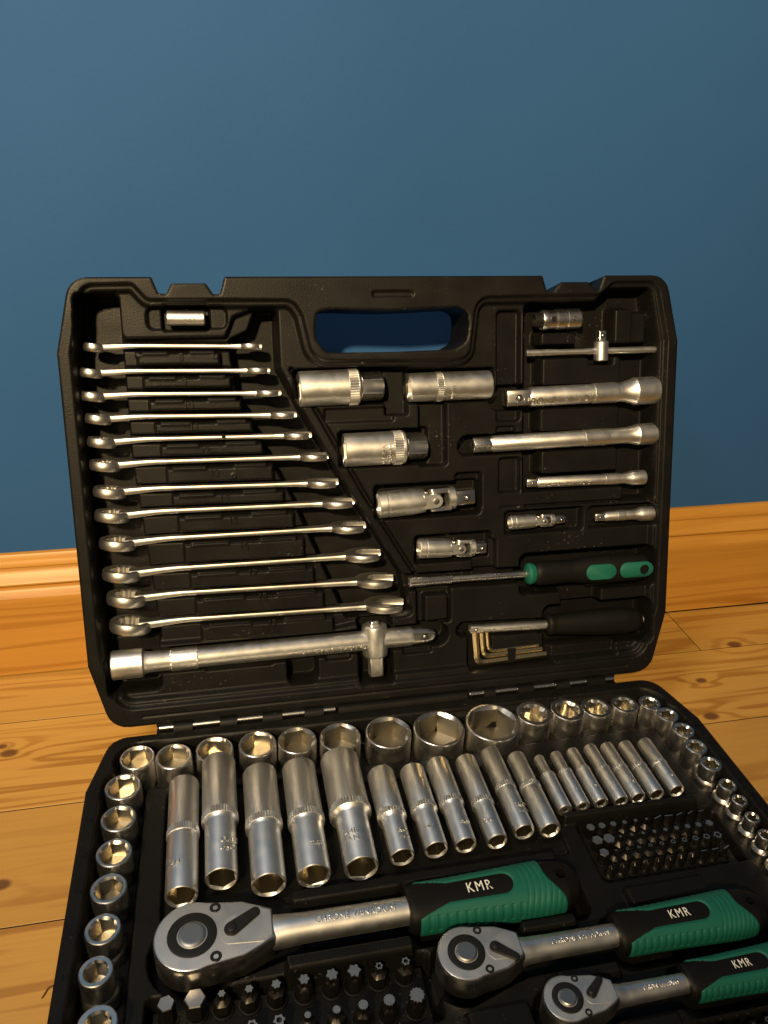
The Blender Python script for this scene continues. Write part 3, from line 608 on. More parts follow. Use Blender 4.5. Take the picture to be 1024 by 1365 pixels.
# deep sockets, lying with the mouth towards the front. (x, y far, y near, D far, D near, knurl position, size, text)
DEEP = [(-165.2, -56.5, -146.8, 20.2, 19.6, .46, 16, 'CHRO'), (-141.4, -40.2, -138.3, 23.4, 20.2, .50, 17, 'CHROME\nVANAD'), (-113.2, -55.6, -147.6, 23.6, 21.4, .48, 18, ''), (-85.4, -54.9, -146.1, 23.6, 21.4, .50, 19, '19mm'), (-55.4, -51.5, -145.7, 27.4, 22.0, .50, 21, 'CHROM\nVANADI'),
        (-28.4, -70.0, -142.2, 19.2, 16.2, .52, 12, 'CHRO\nVANA'), (-5.6, -70.9, -140.4, 17.8, 15.8, .50, 14, '14mm'), (14.4, -67.1, -140.2, 16.6, 14.8, .50, 13, '13mm'), (35.6, -67.3, -141.0, 15.2, 14.2, .54, 12, 'CHRO'), (56.0, -62.5, -136.7, 14.2, 14.4, .46, 11, 'CHRO\nVANA'), (73.7, -70.1, -138.5, 13.4, 14.6, .42, 10, 'mm'),
        (91.2, -71.8, -122.5, 7.8, 10.6, .36, 4, ''), (105.0, -70.5, -121.6, 8.6, 10.6, .36, 5, 'm'), (118.8, -69.5, -121.1, 9.3, 10.8, .38, 6, 'm'), (133.6, -68.4, -121.8, 10.2, 11.0, .42, 7, 'mm'), (147.0, -68.9, -121.0, 10.4, 11.2, .44, 8, 'm'), (161.6, -69.7, -120.4, 10.6, 11.4, .46, 9, ''), (177.8, -69.9, -119.6, 11.2, 11.6, .46, 10, 'm')]
for k, (x, yf, yn, Df, Dn, kp, S, tx) in enumerate(DEEP):
    L_ = yf - yn; rf, rn = Df / 2, Dn / 2; zk = L_ * (1 - kp); n = 48
    if k < 11: lab = '%s long socket from the left edge in the row of lying deep sockets' % ORD[k] if k != 4 else 'widest of the deep sockets lying in the middle row'
    else: lab = '%s slim quarter-inch deep socket counted from the longer deep sockets' % ORD[k - 11]
    axz = max(rf, rn)
    z_ax = -5.0 if k < 11 else -7.0
    mw = basem(x, yn + 3.2, z_ax) @ Matrix.Rotation(-PI / 2, 4, 'X')          # local z -> +y (away), local -y -> up
    t = thing('deep_socket', lab, 'socket', mw, 'deep sockets lying in the base tray')
    ri = min(S / 2 / math.cos(PI / 6), rn - 1.0); ro = RNG.uniform(-.5, .5)
    kw = 5.5 if k < 5 else 4.2 if k < 11 else 2.6
    bo = MB().loft([ring(n, ri * .6, 22, None, ro), ring(n, ri * .62, 16, None, ro), ring(n, ri, 15.5, hexf, ro), ring(n, ri, 1.5, hexf, ro)], True, False).mesh('bore', 20); bo.flip_normals()
    part('bore', bo, 'bore', t)
    b = MB(); P = [ring(n, ri, 1.5, hexf, ro), ring(n, min(ri * 1.04, rn - .6), .05, None, ro), ring(n, rn - .6, 0), ring(n, rn - .2, .3), ring(n, rn, .9)]
    if rf > rn + .3: P += [ring(n, rn, zk - kw - 3.0), ring(n, rn + (rf - rn) * .3, zk - kw - 1.4), ring(n, rf * .99, zk - kw), ring(n, rf, zk - kw + .2)]
    elif rf < rn - .3: P += [ring(n, rn, zk), ring(n, rn - (rn - rf) * .6, zk + .8), ring(n, rf, zk + 2.0)]
    P += [ring(n, rf, L_ - 1.2), ring(n, rf - .4, L_ - .35), ring(n, rf - 1.2, L_)]
    b.loft(P, False, True); part('body', b.mesh('body', 28), 'satin', t)
    rk = max(rf, rn) * 1.022
    part('knurled_ring', knurl_band(rk, zk - kw, zk, 42 if k < 5 else 32 if k < 11 else 22).mesh('knurled_ring', 20), 'satin', t)
    if tx:
        o = part('lettering', text_mesh(tx, 5.6 if k < 5 else 4.6 if k < 11 else 3.4, .12, wrap=rn, axis='r', space=1.08), 'bright', t)
        o.matrix_local = mm(0, -rn - .06, (zk - kw) * .42) @ Matrix.Rotation(PI / 2, 4, 'X') @ Matrix.Rotation(.25 * (-1) ** k, 4, 'Y')

# ------------------------------------------------------------------ ratchets
def handle_grid(prof, s0, s1, ns, nf, off=None, ex=2.5, z0=0.0):
    """prof(s)->(half width, half height); returns arrays of points and coordinates"""
    S = np.linspace(s0, s1, ns); Fi = np.linspace(0, 2 * PI, nf, endpoint=False)
    A = np.array([prof(s)[0] for s in S])[:, None]; Bq = np.array([prof(s)[1] for s in S])[:, None]
    c, s_ = np.cos(Fi)[None], np.sin(Fi)[None]
    cy = np.sign(c) * np.abs(c) ** (2 / ex); cz = np.sign(s_) * np.abs(s_) ** (2 / ex)
    return S, A * cy, Bq * cz + z0
def interp(tab):
    xs = [t[0] for t in tab]
    return lambda s: tuple(np.interp(s, xs, [t[k] for t in tab]) for k in (1, 2))
def ratchet(label, cx, cy, R, plate_end, hs, he, hw0, shaft_r, sc, zt=2.0, lever='a'):
    """cx,cy: gear centre; lengths from there in mm along +x"""
    t = thing('ratchet', label, 'ratchet', basem(cx, cy, 0), 'ratchets lying across the base tray')
    th_ = 20 * sc ** .5
    # head outline
    def outline(k, d=0):
        P = []; pe = plate_end; ew = R * .44
        for i in range(33):
            q = rad(68) + (2 * PI - rad(136)) * i / 32; P.append(((R - d) * math.cos(q), (R - d) * math.sin(q)))
        P += [(pe * .62, -(R * .80 - d)), (pe * .84, -(R * .60 - d)), (pe + (4 if k else -d), -ew + d), (pe + (6 if k else -d), 0), (pe + (4 if k else -d), ew - d), (pe * .84, R * .60 - d), (pe * .62, R * .80 - d)]
        return P
    def lp(z, k, d): return [(x, y, z) for x, y in outline(k, d)]
    b = MB(); b.loft([lp(zt - th_, 0, 1.6), lp(zt - th_ + 2, 0, .3), lp(zt - 4, 0, 0), lp(zt - 1.2, 0, .15), lp(zt - .3, 0, .7), lp(zt, 0, 1.5)])
    part('head', b.mesh('head', 30), 'socket', t)
    b = MB(); b.loft([lp(zt - .4, 0, 1.0), lp(zt + .02, 0, 1.3), lp(zt + .10, 0, 1.9)]); part('cover_plate', b.mesh('cover_plate', 30), 'plate', t)
    ob = MB().lathe([(R * .64, zt - 2), (R * .64, zt + .35), (R * .60, zt + .6), (R * .40, zt + .5), (R * .38, zt - .2), (R * .36, zt - 1)], 40)
    part('gear_ring', ob.mesh('gear_ring'), 'black_metal', t)
    bt = MB().lathe([(R * .355, zt - 2), (R * .355, zt + 1.0), (R * .31, zt + 1.5), (R * .26, zt + 1.5)], 36)
    part('release_button', bt.mesh('release_button'), 'button', t)
    for sy in (1, -1):
        s = MB(); s.loft([ring(24, R * .15, zt - 1), ring(24, R * .15, zt + .25), ring(24, R * .14, zt + .45), ring(24, R * .075, zt + .40), ring(24, R * .06, zt - .2, hexf)], True, True)
        o = part('screw', s.mesh('screw'), 'black_metal', t); o.matrix_local = mm(R * .60, sy * R * .70, 0)
    # lever plate (raised facet) and lever
    x0 = R * .78; LP_ = [(x0 - R * .06, -R * .24), (x0 + R * .10, -R * .42), (plate_end * .86, -R * .50), (plate_end - 1.2, -R * .36), (plate_end - 1.2, R * .36), (plate_end * .80, R * .52), (x0 + R * .10, R * .30), (x0 - R * .10, R * .05)]
    LPr = rounded_poly(LP_, R * .12, 3)
    pl = MB().loft([[(x, y, zt - .5) for x, y in LPr], [(x, y, zt + .12) for x, y in LPr], [(x * .995 + .08, y * .985, zt + .3) for x, y in LPr]])
    part('lever_plate', pl.mesh('lever_plate'), 'plate', t)
    lv = MB(); ang = {'a': rad(32), 'b': rad(-38), 'c': rad(40)}[lever]; Ll = R * .74
    def lo(z, e):
        P = []
        for i in range(12): q = PI / 2 + PI * i / 11; P.append(((R * .20 + e) * math.cos(q), (R * .20 + e) * math.sin(q), z))
        for i in range(12): q = -PI / 2 + PI * i / 11; P.append((Ll + (R * .12 + e) * math.cos(q), (R * .13 + e) * math.sin(q), z))
        return P
    lv.loft([lo(zt + .2, .1), lo(zt + 1.2, .1), lo(zt + 1.9, -.4), lo(zt + 2.0, -1.0)])
    lv.lathe([(R * .13, zt + 1.5), (R * .13, zt + 2.6), (R * .09, zt + 2.9)], 20)
    o = part('lever', lv.mesh('lever'), 'black_metal', t); o.matrix_local = mm(R * 1.02, -R * .02, 0) @ Matrix.Rotation(ang, 4, 'Z')
    # neck and shaft
    za = zt - th_ * .46; sr = shaft_r
    def el(x, a, b2): return [(x, a * math.cos(q), za + b2 * math.sin(q)) for q in [2 * PI * i / 32 for i in range(32)]]
    pe = plate_end
    b = MB(); b.loft([el(pe - 9 * sc, R * .56, th_ * .36), el(pe - 2, R * .47, th_ * .42), el(pe + 2 * sc, R * .44, th_ * .42), el(pe + 6 * sc, R * .415, sr * 1.06), el(pe + 11 * sc, sr * 1.05, sr * 1.03), el(pe + 20 * sc, sr, sr), el(hs - 4, sr * .96, sr * .96), el(hs + 6, sr * .96, sr * .96)])
    part('shaft', b.mesh('shaft', 45), 'satin', t)
    o = part('lettering', text_mesh('CHROME VANADIUM', 5.0 * sc ** .7, .16, wrap=sr, sx=min(1.0, (hs - pe - 20) / 52 / sc ** .7)), 'bright', t)
    o.matrix_local = mm((hs + pe + 8 * sc) / 2 + 4 * sc, 0, za) @ Matrix.Rotation(rad(14), 4, 'X') @ mm(0, 0, sr + .04)
    # handle
    Lh = he - hs; hh = hw0 * .80
    tab = [(hs, hw0 * .82, hh * .86), (hs + .015 * Lh, hw0 * .90, hh * .93), (hs + .05 * Lh, hw0 * .92, hh * .95), (hs + .25 * Lh, hw0 * .93, hh * .95), (hs + .55 * Lh, hw0, hh), (hs + .78 * Lh, hw0 * 1.06, hh * 1.03), (hs + .90 * Lh, hw0 * 1.0, hh * .96), (hs + .96 * Lh, hw0 * .80, hh * .80), (hs + .99 * Lh, hw0 * .52, hh * .6), (hs + Lh, hw0 * .2, hh * .3)]
    pf = interp(tab)
    S, Yc, Zc = handle_grid(pf, hs, he, 90, 56, z0=za)
    loops = [[(S[i], Yc[i, j], Zc[i, j]) for j in range(56)] for i in range(90)]
    core = MB().loft(loops).mesh('handle_core', 60)
    hc = part('handle', core, 'rubber', t)
    # hanging hole
    cut = bpy.data.objects.new('cut', MB().loft([ring(24, 3.6 * sc, -60, hexf), ring(24, 3.6 * sc, 60, hexf)]).mesh('cut')); COL.objects.link(cut)
    cut.matrix_world = t.matrix_world @ mm(hs + .885 * Lh, 0, za)
    md = hc.modifiers.new('b', 'BOOLEAN'); md.object = cut; md.operation = 'DIFFERENCE'; md.solver = 'EXACT'
    dg = bpy.context.evaluated_depsgraph_get(); nm = bpy.data.meshes.new_from_object(hc.evaluated_get(dg)); hc.modifiers.clear(); hc.data = nm; nm.name = 'handle'
    nm.shade_smooth(); nm.set_sharp_from_angle(angle=rad(50))
    bpy.data.objects.remove(cut)
    # green grip over the core
    ns, nf = int(Lh / .42), 220
    S, Yc, Zc = handle_grid(pf, hs, he, ns, nf, z0=za)
    SS = np.repeat(S[:, None], nf, 1); s = (SS - hs) / Lh
    A = np.array([pf(q)[0] for q in S])[:, None]; ty = Yc / A
    top = Zc > za - .25 * hh
    # tongue (black) : capsule on the top from the front
    e = .60; tw = .46
    tong = np.where(s < e - tw * hw0 / Lh, np.abs(ty) - tw, (np.hypot((s - (e - tw * hw0 / Lh)) * Lh / hw0, ty) - tw))
    front = s - (.075 + .11 * (1 - np.clip(np.abs(ty), 0, 1)) * 1.0 + .06 * (ty > 0) * 0)
    front = s - (.05 + .42 * np.clip(.86 - np.abs(ty), 0, 1))
    back = (.815 + .05 * np.clip(-ty, -1, 1) - .02 * np.cos(ty * 3)) - s
    inside = np.minimum(np.minimum(tong * .12, front), back)
    side = (Zc - za) / hh
    ribs = 0.5 + 0.5 * np.cos((s + .035 * ty ** 2) * Lh / (3.7 * sc) * 2 * PI)
    rib2 = 0.5 + 0.5 * np.cos(s * Lh / (5.6 * sc) * 2 * PI)
    ribz = np.where(s > e + .04, np.clip(ribs * 1.4 - .7, 0, 1) * .45, np.where((np.abs(ty) > .80) & (Zc > za - .1 * hh), np.clip(rib2 * 3 - 1.5, 0, 1) * .6, 0))
    off = np.clip(inside * Lh / 1.0, -.3, 1) * .9 - np.clip(ribz, 0, 1) * .8 * (inside * Lh > 1.2)
    scal = 1 + off / hw0
    Yg = Yc * scal; Zg = (Zc - za) * scal + za
    ok = inside > -.004
    idx = np.arange(ns * nf).reshape(ns, nf); j2 = (np.arange(nf) + 1) % nf
    fo = ok[:-1] & ok[1:] & ok[:-1][:, j2] & ok[1:][:, j2]
    ii, jj = np.nonzero(fo)
    F = np.stack([idx[ii, jj], idx[ii, j2[jj]], idx[ii + 1, j2[jj]], idx[ii + 1, jj]], 1)
    u, inv = np.unique(F, return_inverse=True); Vg = np.stack([SS, Yg, Zg], 2).reshape(-1, 3)[u] * .001; F = inv.reshape(F.shape)
    me = bpy.data.meshes.new('grip'); me.from_pydata(Vg.tolist(), [], F[:, ::-1].tolist()); me.shade_smooth()
    part('grip', me, 'green', t)
    k = text_mesh('KMR', 9.6 * sc ** .9, .05, sx=.74, bold=0.0, name='brand_lettering', wrap=200, space=1.22)
    o = part('brand_lettering', k, 'white', t); o.matrix_local = mm(hs + .405 * Lh, 0, za + pf(hs + .4 * Lh)[1] + .06)
    return t
ratchet('largest green and black ratchet with a broad round chrome head', -158.2, -174.5, 21.6, 45.5, 124.5, 233.5, 15.0, 8.2, 1.0, 2.0, 'a')
ratchet('middle-sized green and black ratchet lying between the other two ratchets', -8.6, -211.5, 16.6, 32.5, 91.0, 189.0, 12.6, 6.6, .80, 1.5, 'b')
ratchet('smallest green and black ratchet with the narrowest chrome head', 37.4, -245.5, 13.2, 28.0, 70.5, 153.0, 10.6, 5.4, .66, 1.0, 'c')

# ------------------------------------------------------------------ bits in their holders
def bit_mesh(kind, tip, Lt, sh, Ls):
    """tip at z=0, shank down to -Lt-Ls; tip diameter, shank across flats"""
    b = MB(); n = 24; rs = sh / 2 / math.cos(PI / 6); r = tip / 2
    fn = {'hex': hexf, 'torx': torxf, 'hole': torxf, 'spline': splinef}.get(kind)
    if kind == 'spline': n = 48
    P = [ring(n, rs * .92, -Lt - Ls), ring(n, rs, -Lt - Ls + .6, hexf), ring(n, rs, -Lt - 1.2, hexf), ring(n, min(rs * .8, max(r * 1.05, rs * .55)), -Lt + .4)]
    if kind == 'hex' and r > rs * .9: P = [ring(n, rs, -Lt - Ls, hexf), ring(n, r, -Lt, hexf)]
    if fn:
        P += [ring(n, r, -Lt + 1.2, fn), ring(n, r, -.4, fn), ring(n, r * .9, 0, fn)]
        if kind == 'hole': P += [ring(n, r * .42, 0), ring(n, r * .40, -2)]
        b.loft(P)
    elif kind == 'slot':
        P += [[(r * math.cos(q) * (1 if abs(math.cos(q)) > .3 else 1), .62 * r * math.sin(q), -Lt + 2.0) for q in [2 * PI * i / n for i in range(n)]],
              [(r * max(-.97, min(.97, 1.3 * math.cos(q))), .16 * r * max(-1, min(1, 1.6 * math.sin(q))), 0) for q in [2 * PI * i / n for i in range(n)]]]
        b.loft(P)
    else:   # cross point
        cr = lambda t: .62 + .38 * abs(math.cos(2 * t)) ** 1.5
        P += [ring(n, r, -Lt + 1.4, cr), ring(n, r * .78, -1.6, cr), ring(n, r * .30, 0, cr)]
        b.loft(P)
    return b.mesh('bit', 30)
def holder(name, x0, x1, y0, y1, zt, zb, label, spots, hole_r):
    t = thing(name, label, 'bit holder', basem((x0 + x1) / 2, (y0 + y1) / 2, zb))
    hx, hy = (x1 - x0) / 2, (y1 - y0) / 2
    b = MB().box(-hx, hx, -hy, hy, 0, zt - zb, 1.0); part('block', b.mesh('block'), 'plastic', t)
    cl = MB().loft([ring(16, hole_r + 1.1, 0), ring(16, hole_r + 1.0, 1.0), ring(16, hole_r + .2, 1.2), ring(16, hole_r + .1, .1)], False, False).mesh('collar')
    for x, y in spots:
        o = part('collar', cl, 'plastic', t); o.matrix_local = mm(x - (x0 + x1) / 2, y - (y0 + y1) / 2, zt - zb - .02)
xs = [105.4 + 8.33 * i for i in range(11)]
rows = {'A': -131.2, 'B': -142.0, 'C': -152.1, 'D': -162.4}
spots = [(x, y) for y in rows.values() for x in xs]
holder('bit_holder', 99.5, 197.5, -168.5, -126.5, -22, -32.8, 'black bit holder block packed with four rows of small bits', spots, 3.3)
MESHC = {}
def put_bit(kind, x, y, z, tip, Lt, sh, Ls, label, group, a=0.0, two=True):
    key = (kind, tip, Lt, sh, Ls)
    if key not in MESHC:
        MESHC[key] = bit_mesh(*key)
        me = MESHC[key]; me.materials.append(M['bitsteel']); me.materials.append(M['bittip'])
        for p in me.polygons:
            if p.center.z > -.001 * .2 and kind != 'cross': p.material_index = 1
    solo('screwdriver_bit', MESHC[key], 'bitsteel', basem(x, y, z, a), label, 'bit', group)
g = 'small bits in the holder block'
kinds = {'A': [('hex', t_) for t_ in (6.6, 5.6, 4.9, 3.7, 3.0, 2.5)] + [('slot', t_) for t_ in (6.4, 6.0, 5.4, 5.0, 4.4)],
         'B': [('hex', 8.0), ('hex', 8.6)] + [('torx', t_) for t_ in (2.2, 2.6, 2.9, 3.2, 3.6, 4.1, 4.5, 5.0, 6.2)],
         'C': [('hex', 7.0)] + [('hole', t_) for t_ in (2.2, 2.5, 2.8, 3.2, 3.6, 4.0, 4.4, 4.9, 5.4, 6.4)],
         'D': [('cross', 5.2), ('cross', 5.6), ('cross', 6.0), ('cross', 6.6), ('cross', 5.2), ('cross', 5.8), ('cross', 6.2), ('cross', 6.6), ('slot', 4.2), ('slot', 5.0), ('slot', 5.6)]}
kn = {'hex': 'hex-tipped', 'slot': 'flat-bladed', 'torx': 'star-tipped', 'hole': 'drilled star-tipped', 'cross': 'cross-point'}
rn = {'A': 'row nearest the hinge', 'B': 'second row from the hinge', 'C': 'third row from the hinge', 'D': 'row nearest the ratchets'}
for r_ in 'ABCD':
    cnt = {}
    for i, (kd, tp) in enumerate(kinds[r_]):
        c_ = cnt.get(kd, 0); cnt[kd] = c_ + 1
        z = -12.0
        put_bit(kd, xs[i], rows[r_], z, tp, 9.0 if kd in ('slot', 'cross') else 6.0, 6.3, 14.0 if kd in ('slot', 'cross') else 17.0,
                '%s %s bit from the deep sockets side in the holder\'s %s' % (ORD[c_], kn[kd], rn[r_]) if False else '%s %s bit in the %s of the holder block' % (ORD[c_], kn[kd], rn[r_]), g,
                RNG.uniform(-.3, .3) + (rad(8) if kd == 'slot' else 0))
for i, (x, y) in enumerate(((125.5, -136.9), (133.6, -136.7), (141.9, -136.5))):
    put_bit('cross', x, y, -16.5, 5.0 + .3 * i, 6, 4.4, 12, '%s short dark bit wedged between the hex and star bit rows' % ORD[i], g)
# large bits in front of the big ratchet
E1 = [('hex', -172.4, 9.6), ('hex', -157.3, 12.0), ('torx', -143.2, 4.6), ('torx', -128.6, 5.2), ('torx', -113.9, 6.0), ('torx', -98.6, 6.8), ('torx', -83.1, 7.6), ('torx', -70.6, 8.4), ('hole', -56.4, 5.0), ('hole', -41.1, 5.8)]
E2 = [('hole', -128.0, 6.6), ('hole', -113.9, 7.2), ('spline', -98.9, 4.2), ('spline', -83.4, 5.0), ('spline', -69.0, 6.2), ('spline', -54.7, 7.2), ('spline', -39.2, 9.2)]
sp1 = [(x, -203.8) for _, x, _ in E1]; sp2 = [(x, -223.4) for _, x, _ in E2]
holder('large_bit_holder', -181, -30, -233.5, -198.5, -24, -31.8, 'black holder strip in front of the largest ratchet carrying two rows of large bits', sp1 + sp2, 5.2)
cnt = {}
for rowi, (E_, y) in enumerate(((E1, -203.8), (E2, -223.4))):
    for kd, x, tp in E_:
        c_ = cnt.get((rowi, kd), 0); cnt[(rowi, kd)] = c_ + 1
        z = -9.0
        put_bit(kd, x, y, z, tp, 5.0 if kd != 'hex' else 2.0, 8.4, 16.0, '%s large %s bit in the %s row before the largest ratchet' % (ORD[c_], {'hex': 'hex', 'torx': 'star', 'hole': 'drilled star', 'spline': 'splined'}[kd], ('upper', 'lower')[rowi]), 'large bits before the largest ratchet', RNG.uniform(-.25, .25))
F_ = [(kd, 103 + 8.6 * i, tp) for i, (kd, tp) in enumerate([('slot', 6), ('hex', 4), ('slot', 5.4), ('cross', 5.6), ('cross', 6), ('hole', 4.0), ('cross', 5.2)])]
holder('short_bit_holder', 98, 168, -280, -264, -24, -32.8, 'black bit holder in front of the smallest ratchet', [(x, -268.5) for _, x, _ in F_], 3.3)
for i, (kd, x, tp) in enumerate(F_):
    put_bit(kd, x, -268.5, -13, tp, 7, 6.3, 16, '%s bit in the holder in front of the smallest ratchet' % ORD[i], 'bits before the smallest ratchet', RNG.uniform(-.4, .4))

# ------------------------------------------------------------------ tools in the lid (axis along local z, then turned to +u)
def lid_tool(name, label, cat, u0, v0, u1, v1, w_):
    ang = math.atan2(v1 - v0, u1 - u0)
    # local z -> along the tool, local x -> out of the lid
    m = F_LID @ mm(u0, v0, w_) @ Matrix.Rotation(ang, 4, 'Z') @ Matrix(((0, 0, 1, 0), (0, -1, 0, 0), (1, 0, 0, 0), (0, 0, 0, 1)))
    return thing(name, label, cat, m), math.hypot(u1 - u0, v1 - v0)
def axial_text(t, s, z, r, size, face=0.0, flip=False, sx=1.0, mat='bright', depth=.15):
    """words along the tool's axis on the side facing out of the lid, turned by face round the axis"""
    o = part('lettering', text_mesh(s, size, depth, wrap=r, sx=sx), mat, t)
    o.matrix_local = mm(0, 0, z) @ Matrix.Rotation(face, 4, 'Z') @ Matrix(((0, 0, 1, 0), (0, -1, 0, 0), (1, 0, 0, 0), (0, 0, 0, 1))) @ mm(0, 0, r) @ Matrix.Rotation(PI if flip else 0, 4, 'Z')
    return o
def ball(t, a, z, r):
    b = MB(); prof = [(r * math.cos(q), r * math.sin(q)) for q in np.linspace(0, PI / 2 * .96, 7)]
    b.lathe(prof, 18); o = part('detent_ball', b.mesh('detent_ball'), 'bright', t); o.matrix_local = mm(a / 2 - .1 * r, 0, z) @ Matrix.Rotation(PI / 2, 4, 'Y')
    b = MB().loft([ring(20, r * 1.35, .0), ring(20, r * 1.35, .12), ring(20, r, .12), ring(20, r, 0)], False, False)
    o = part('detent_seat', b.mesh('detent_seat'), 'black_metal', t); o.matrix_local = mm(a / 2 + .02, 0, z) @ Matrix.Rotation(PI / 2, 4, 'Y')
def ext_bar(name, label, u0, v0, u1, v1, w_, marks, af, rs, rsock, text=None, knurl=True, turn=0.0, ext_kn=True):
    """marks: tip end, knurl start, knurl end, socket start (mm from the tip)"""
    t, Lt = lid_tool(name, label, 'extension bar', u0, v0, u1, v1, w_)
    tip, k0, k1, s0 = marks
    sd = MB().loft([ring(32, af / 2 - 1.0, 0, sqf), ring(32, af / 2 - .35, .5, sqf), ring(32, af / 2, 1.2, sqf), ring(32, af / 2, tip, sqf)])
    o = part('square_drive', sd.mesh('square_drive', 40), 'bright', t); o.matrix_local = Matrix.Rotation(turn, 4, 'Z')
    if abs(turn) < .5: ball(t, af, tip * .5, af * .16)
    b = MB(); b.lathe([(af * .52, tip - .6), (rs, tip + rs * .35), (rs, s0 - rsock * 1.0), (rs * 1.04, s0 - rsock * .7), (rsock * .92, s0 + .5), (rsock, s0 + 1.6), (rsock, Lt - .9), (rsock - .7, Lt - .1), (rsock * .62, Lt), (rsock * .60, Lt - 6)], 40)
    part('shaft', b.mesh('shaft', 30), 'satin', t)
    kb = diamond_band(rs * 1.06, k0, k1, 15, max(6, int((k1 - k0) / 1.5)))
    part('knurled_grip', kb.mesh('knurled_grip', 15), 'satin', t)
    if text: axial_text(t, text, (tip + k0) / 2 - 2, rs, rs * 1.05, face=rad(25), sx=.95)
    return t
ext_bar('extension_bar', 'thickest extension bar under the small T bar in the lid', 90.8, 236.0, 218.9, 238.4, -11, (19.7, 73, 93.5, 107), 12.6, 7.6, 10.9, 'CHROME VANADIUM')
ext_bar('extension_bar', 'long middle extension bar with its drive nearest the lid centre', 64.7, 200.9, 219.2, 203.5, -11, (14.6, 92.4, 113, 137), 9.4, 6.4, 8.6, None, turn=PI / 4 * .9)
ext_bar('extension_bar', 'thin long extension bar below the two thicker ones', 108.7, 168.9, 212.0, 168.0, -11, (9.5, 67.5, 80, 90), 6.3, 4.3, 6.0, 'CHROME VANADIUM')
ext_bar('extension_bar', 'shortest extension bar beside the green driver handle in the lid', 167.9, 137.5, 220.7, 137.4, -11, (9, 20, 27, 40), 6.3, 4.2, 5.9, None)

# spark plug sockets
def spark(label, u0, v0, u1, v1, w_, body, r, kz, rhex, text, hexend=True):
    t, Lt = lid_tool('spark_plug_socket', label, 'socket', u0, v0, u1, v1, w_)
    n = 48; ri = r * .86; Lb = body if hexend else Lt
    b = MB(); b.loft([ring(n, ri * .6, 18), ring(n, ri, 17.5, hexf, .3), ring(n, ri, 1.4, hexf, .3), ring(n, r - 1.0, .1), ring(n, r - .5, 0), ring(n, r, .7), ring(n, r, Lb - 1.0), ring(n, r - .8, Lb)])
    part('body', b.mesh('body', 28), 'satin', t)
    part('knurled_ring', knurl_band(r * 1.025, kz, kz + (5 if not hexend else 7), 44).mesh('knurled_ring', 20), 'satin', t)
    if hexend:
        h = MB(); h.loft([ring(48, rhex * .94, Lb - 1), ring(48, rhex * .94, Lb + 1.2), ring(48, rhex, Lb + 1.8, hexf, rad(30)), ring(48, rhex, Lt - 1.2, hexf, rad(30)), ring(48, rhex * .88, Lt, None, rad(30))])
        part('hex_drive', h.mesh('hex_drive', 28), 'bright', t)
    if text:
        o = part('lettering', text_mesh(text, 5.0, .14, wrap=r, axis='r'), 'bright', t)
        o.matrix_local = mm(0, 0, kz - 6 if hexend else kz + 12) @ Matrix(((0, 0, 1, 0), (1, 0, 0, 0), (0, 1, 0, 0), (0, 0, 0, 1))) @ Matrix.Rotation(rad(25), 4, 'Y') @ mm(0, 0, r)
spark('wide spark plug socket with hex end beside the handle opening', -67.3, 247.7, -5.2, 248.6, -12, 44.5, 13.0, 36, 10.6, None)
spark('plain cylindrical spark plug socket without a hex end', 15.4, 246.3, 79.3, 246.8, -12, 63, 10.8, 20, 9, '16mm', False)
spark('wide spark plug socket with hex end and stamped lettering below the other one', -35.6, 201.4, 27.6, 201.9, -12, 46.7, 12.6, 37, 9.6, 'CHROME\nVANADI')
# adaptor, top left
t, Lt = lid_tool('socket_adapter', 'small plain cylindrical adapter in the pocket above the spanners', 'adapter', -157.5, 299.5, -131.5, 299.0, -11)
b = MB().lathe([(2.6, 2), (2.8, 0), (4.6, .0), (5.2, .6), (5.2, Lt - .7), (4.6, Lt), (2.8, Lt), (2.6, Lt - 3)], 36); part('body', b.mesh('body', 28), 'satin', t)
axial_text(t, 'Cr-V', Lt * .62, 5.2, 3.6, face=rad(10))
# coupler, top right
t, Lt = lid_tool('bit_coupler', 'chrome quick-change bit coupler with dark mouth at the lid\'s upper right', 'adapter', 117.8, 294.3, 151.0, 295.2, -10)
b = MB().lathe([(5.0, 5), (5.2, 2.2), (7.2, 2), (7.6, 2.8), (7.6, 6), (7.2, 6.5), (7.2, 13), (7.8, 13.6), (7.8, 20), (7.0, 20.6), (7.0, 22), (7.6, 22.6), (7.6, Lt - .8), (6.8, Lt), (4, Lt)], 40); part('body', b.mesh('body', 28), 'bright', t)
b = MB().lathe([(3.2, 3), (3.4, -3.4), (4.6, -4), (5.4, -3.2), (5.6, 3)], 32); part('black_sleeve', b.mesh('black_sleeve', 30), 'black_metal', t)
b = MB().lathe([(1.5, 0), (1.5, .3), (1.1, .3), (1.0, -.3)], 18); o = part('spring_hole', b.mesh('spring_hole'), 'black_metal', t); o.matrix_local = mm(7.5, 0, 26.5) @ Matrix.Rotation(PI / 2, 4, 'Y')
b = MB().box(-2.2, 2.2, 7.5, 11.5, 0, .35, .1); o = part('slot', b.mesh('slot'), 'black_metal', t); o.matrix_local = Matrix(((0, 0, 1, .0070), (1, 0, 0, 0), (0, 1, 0, 0), (0, 0, 0, 1)))
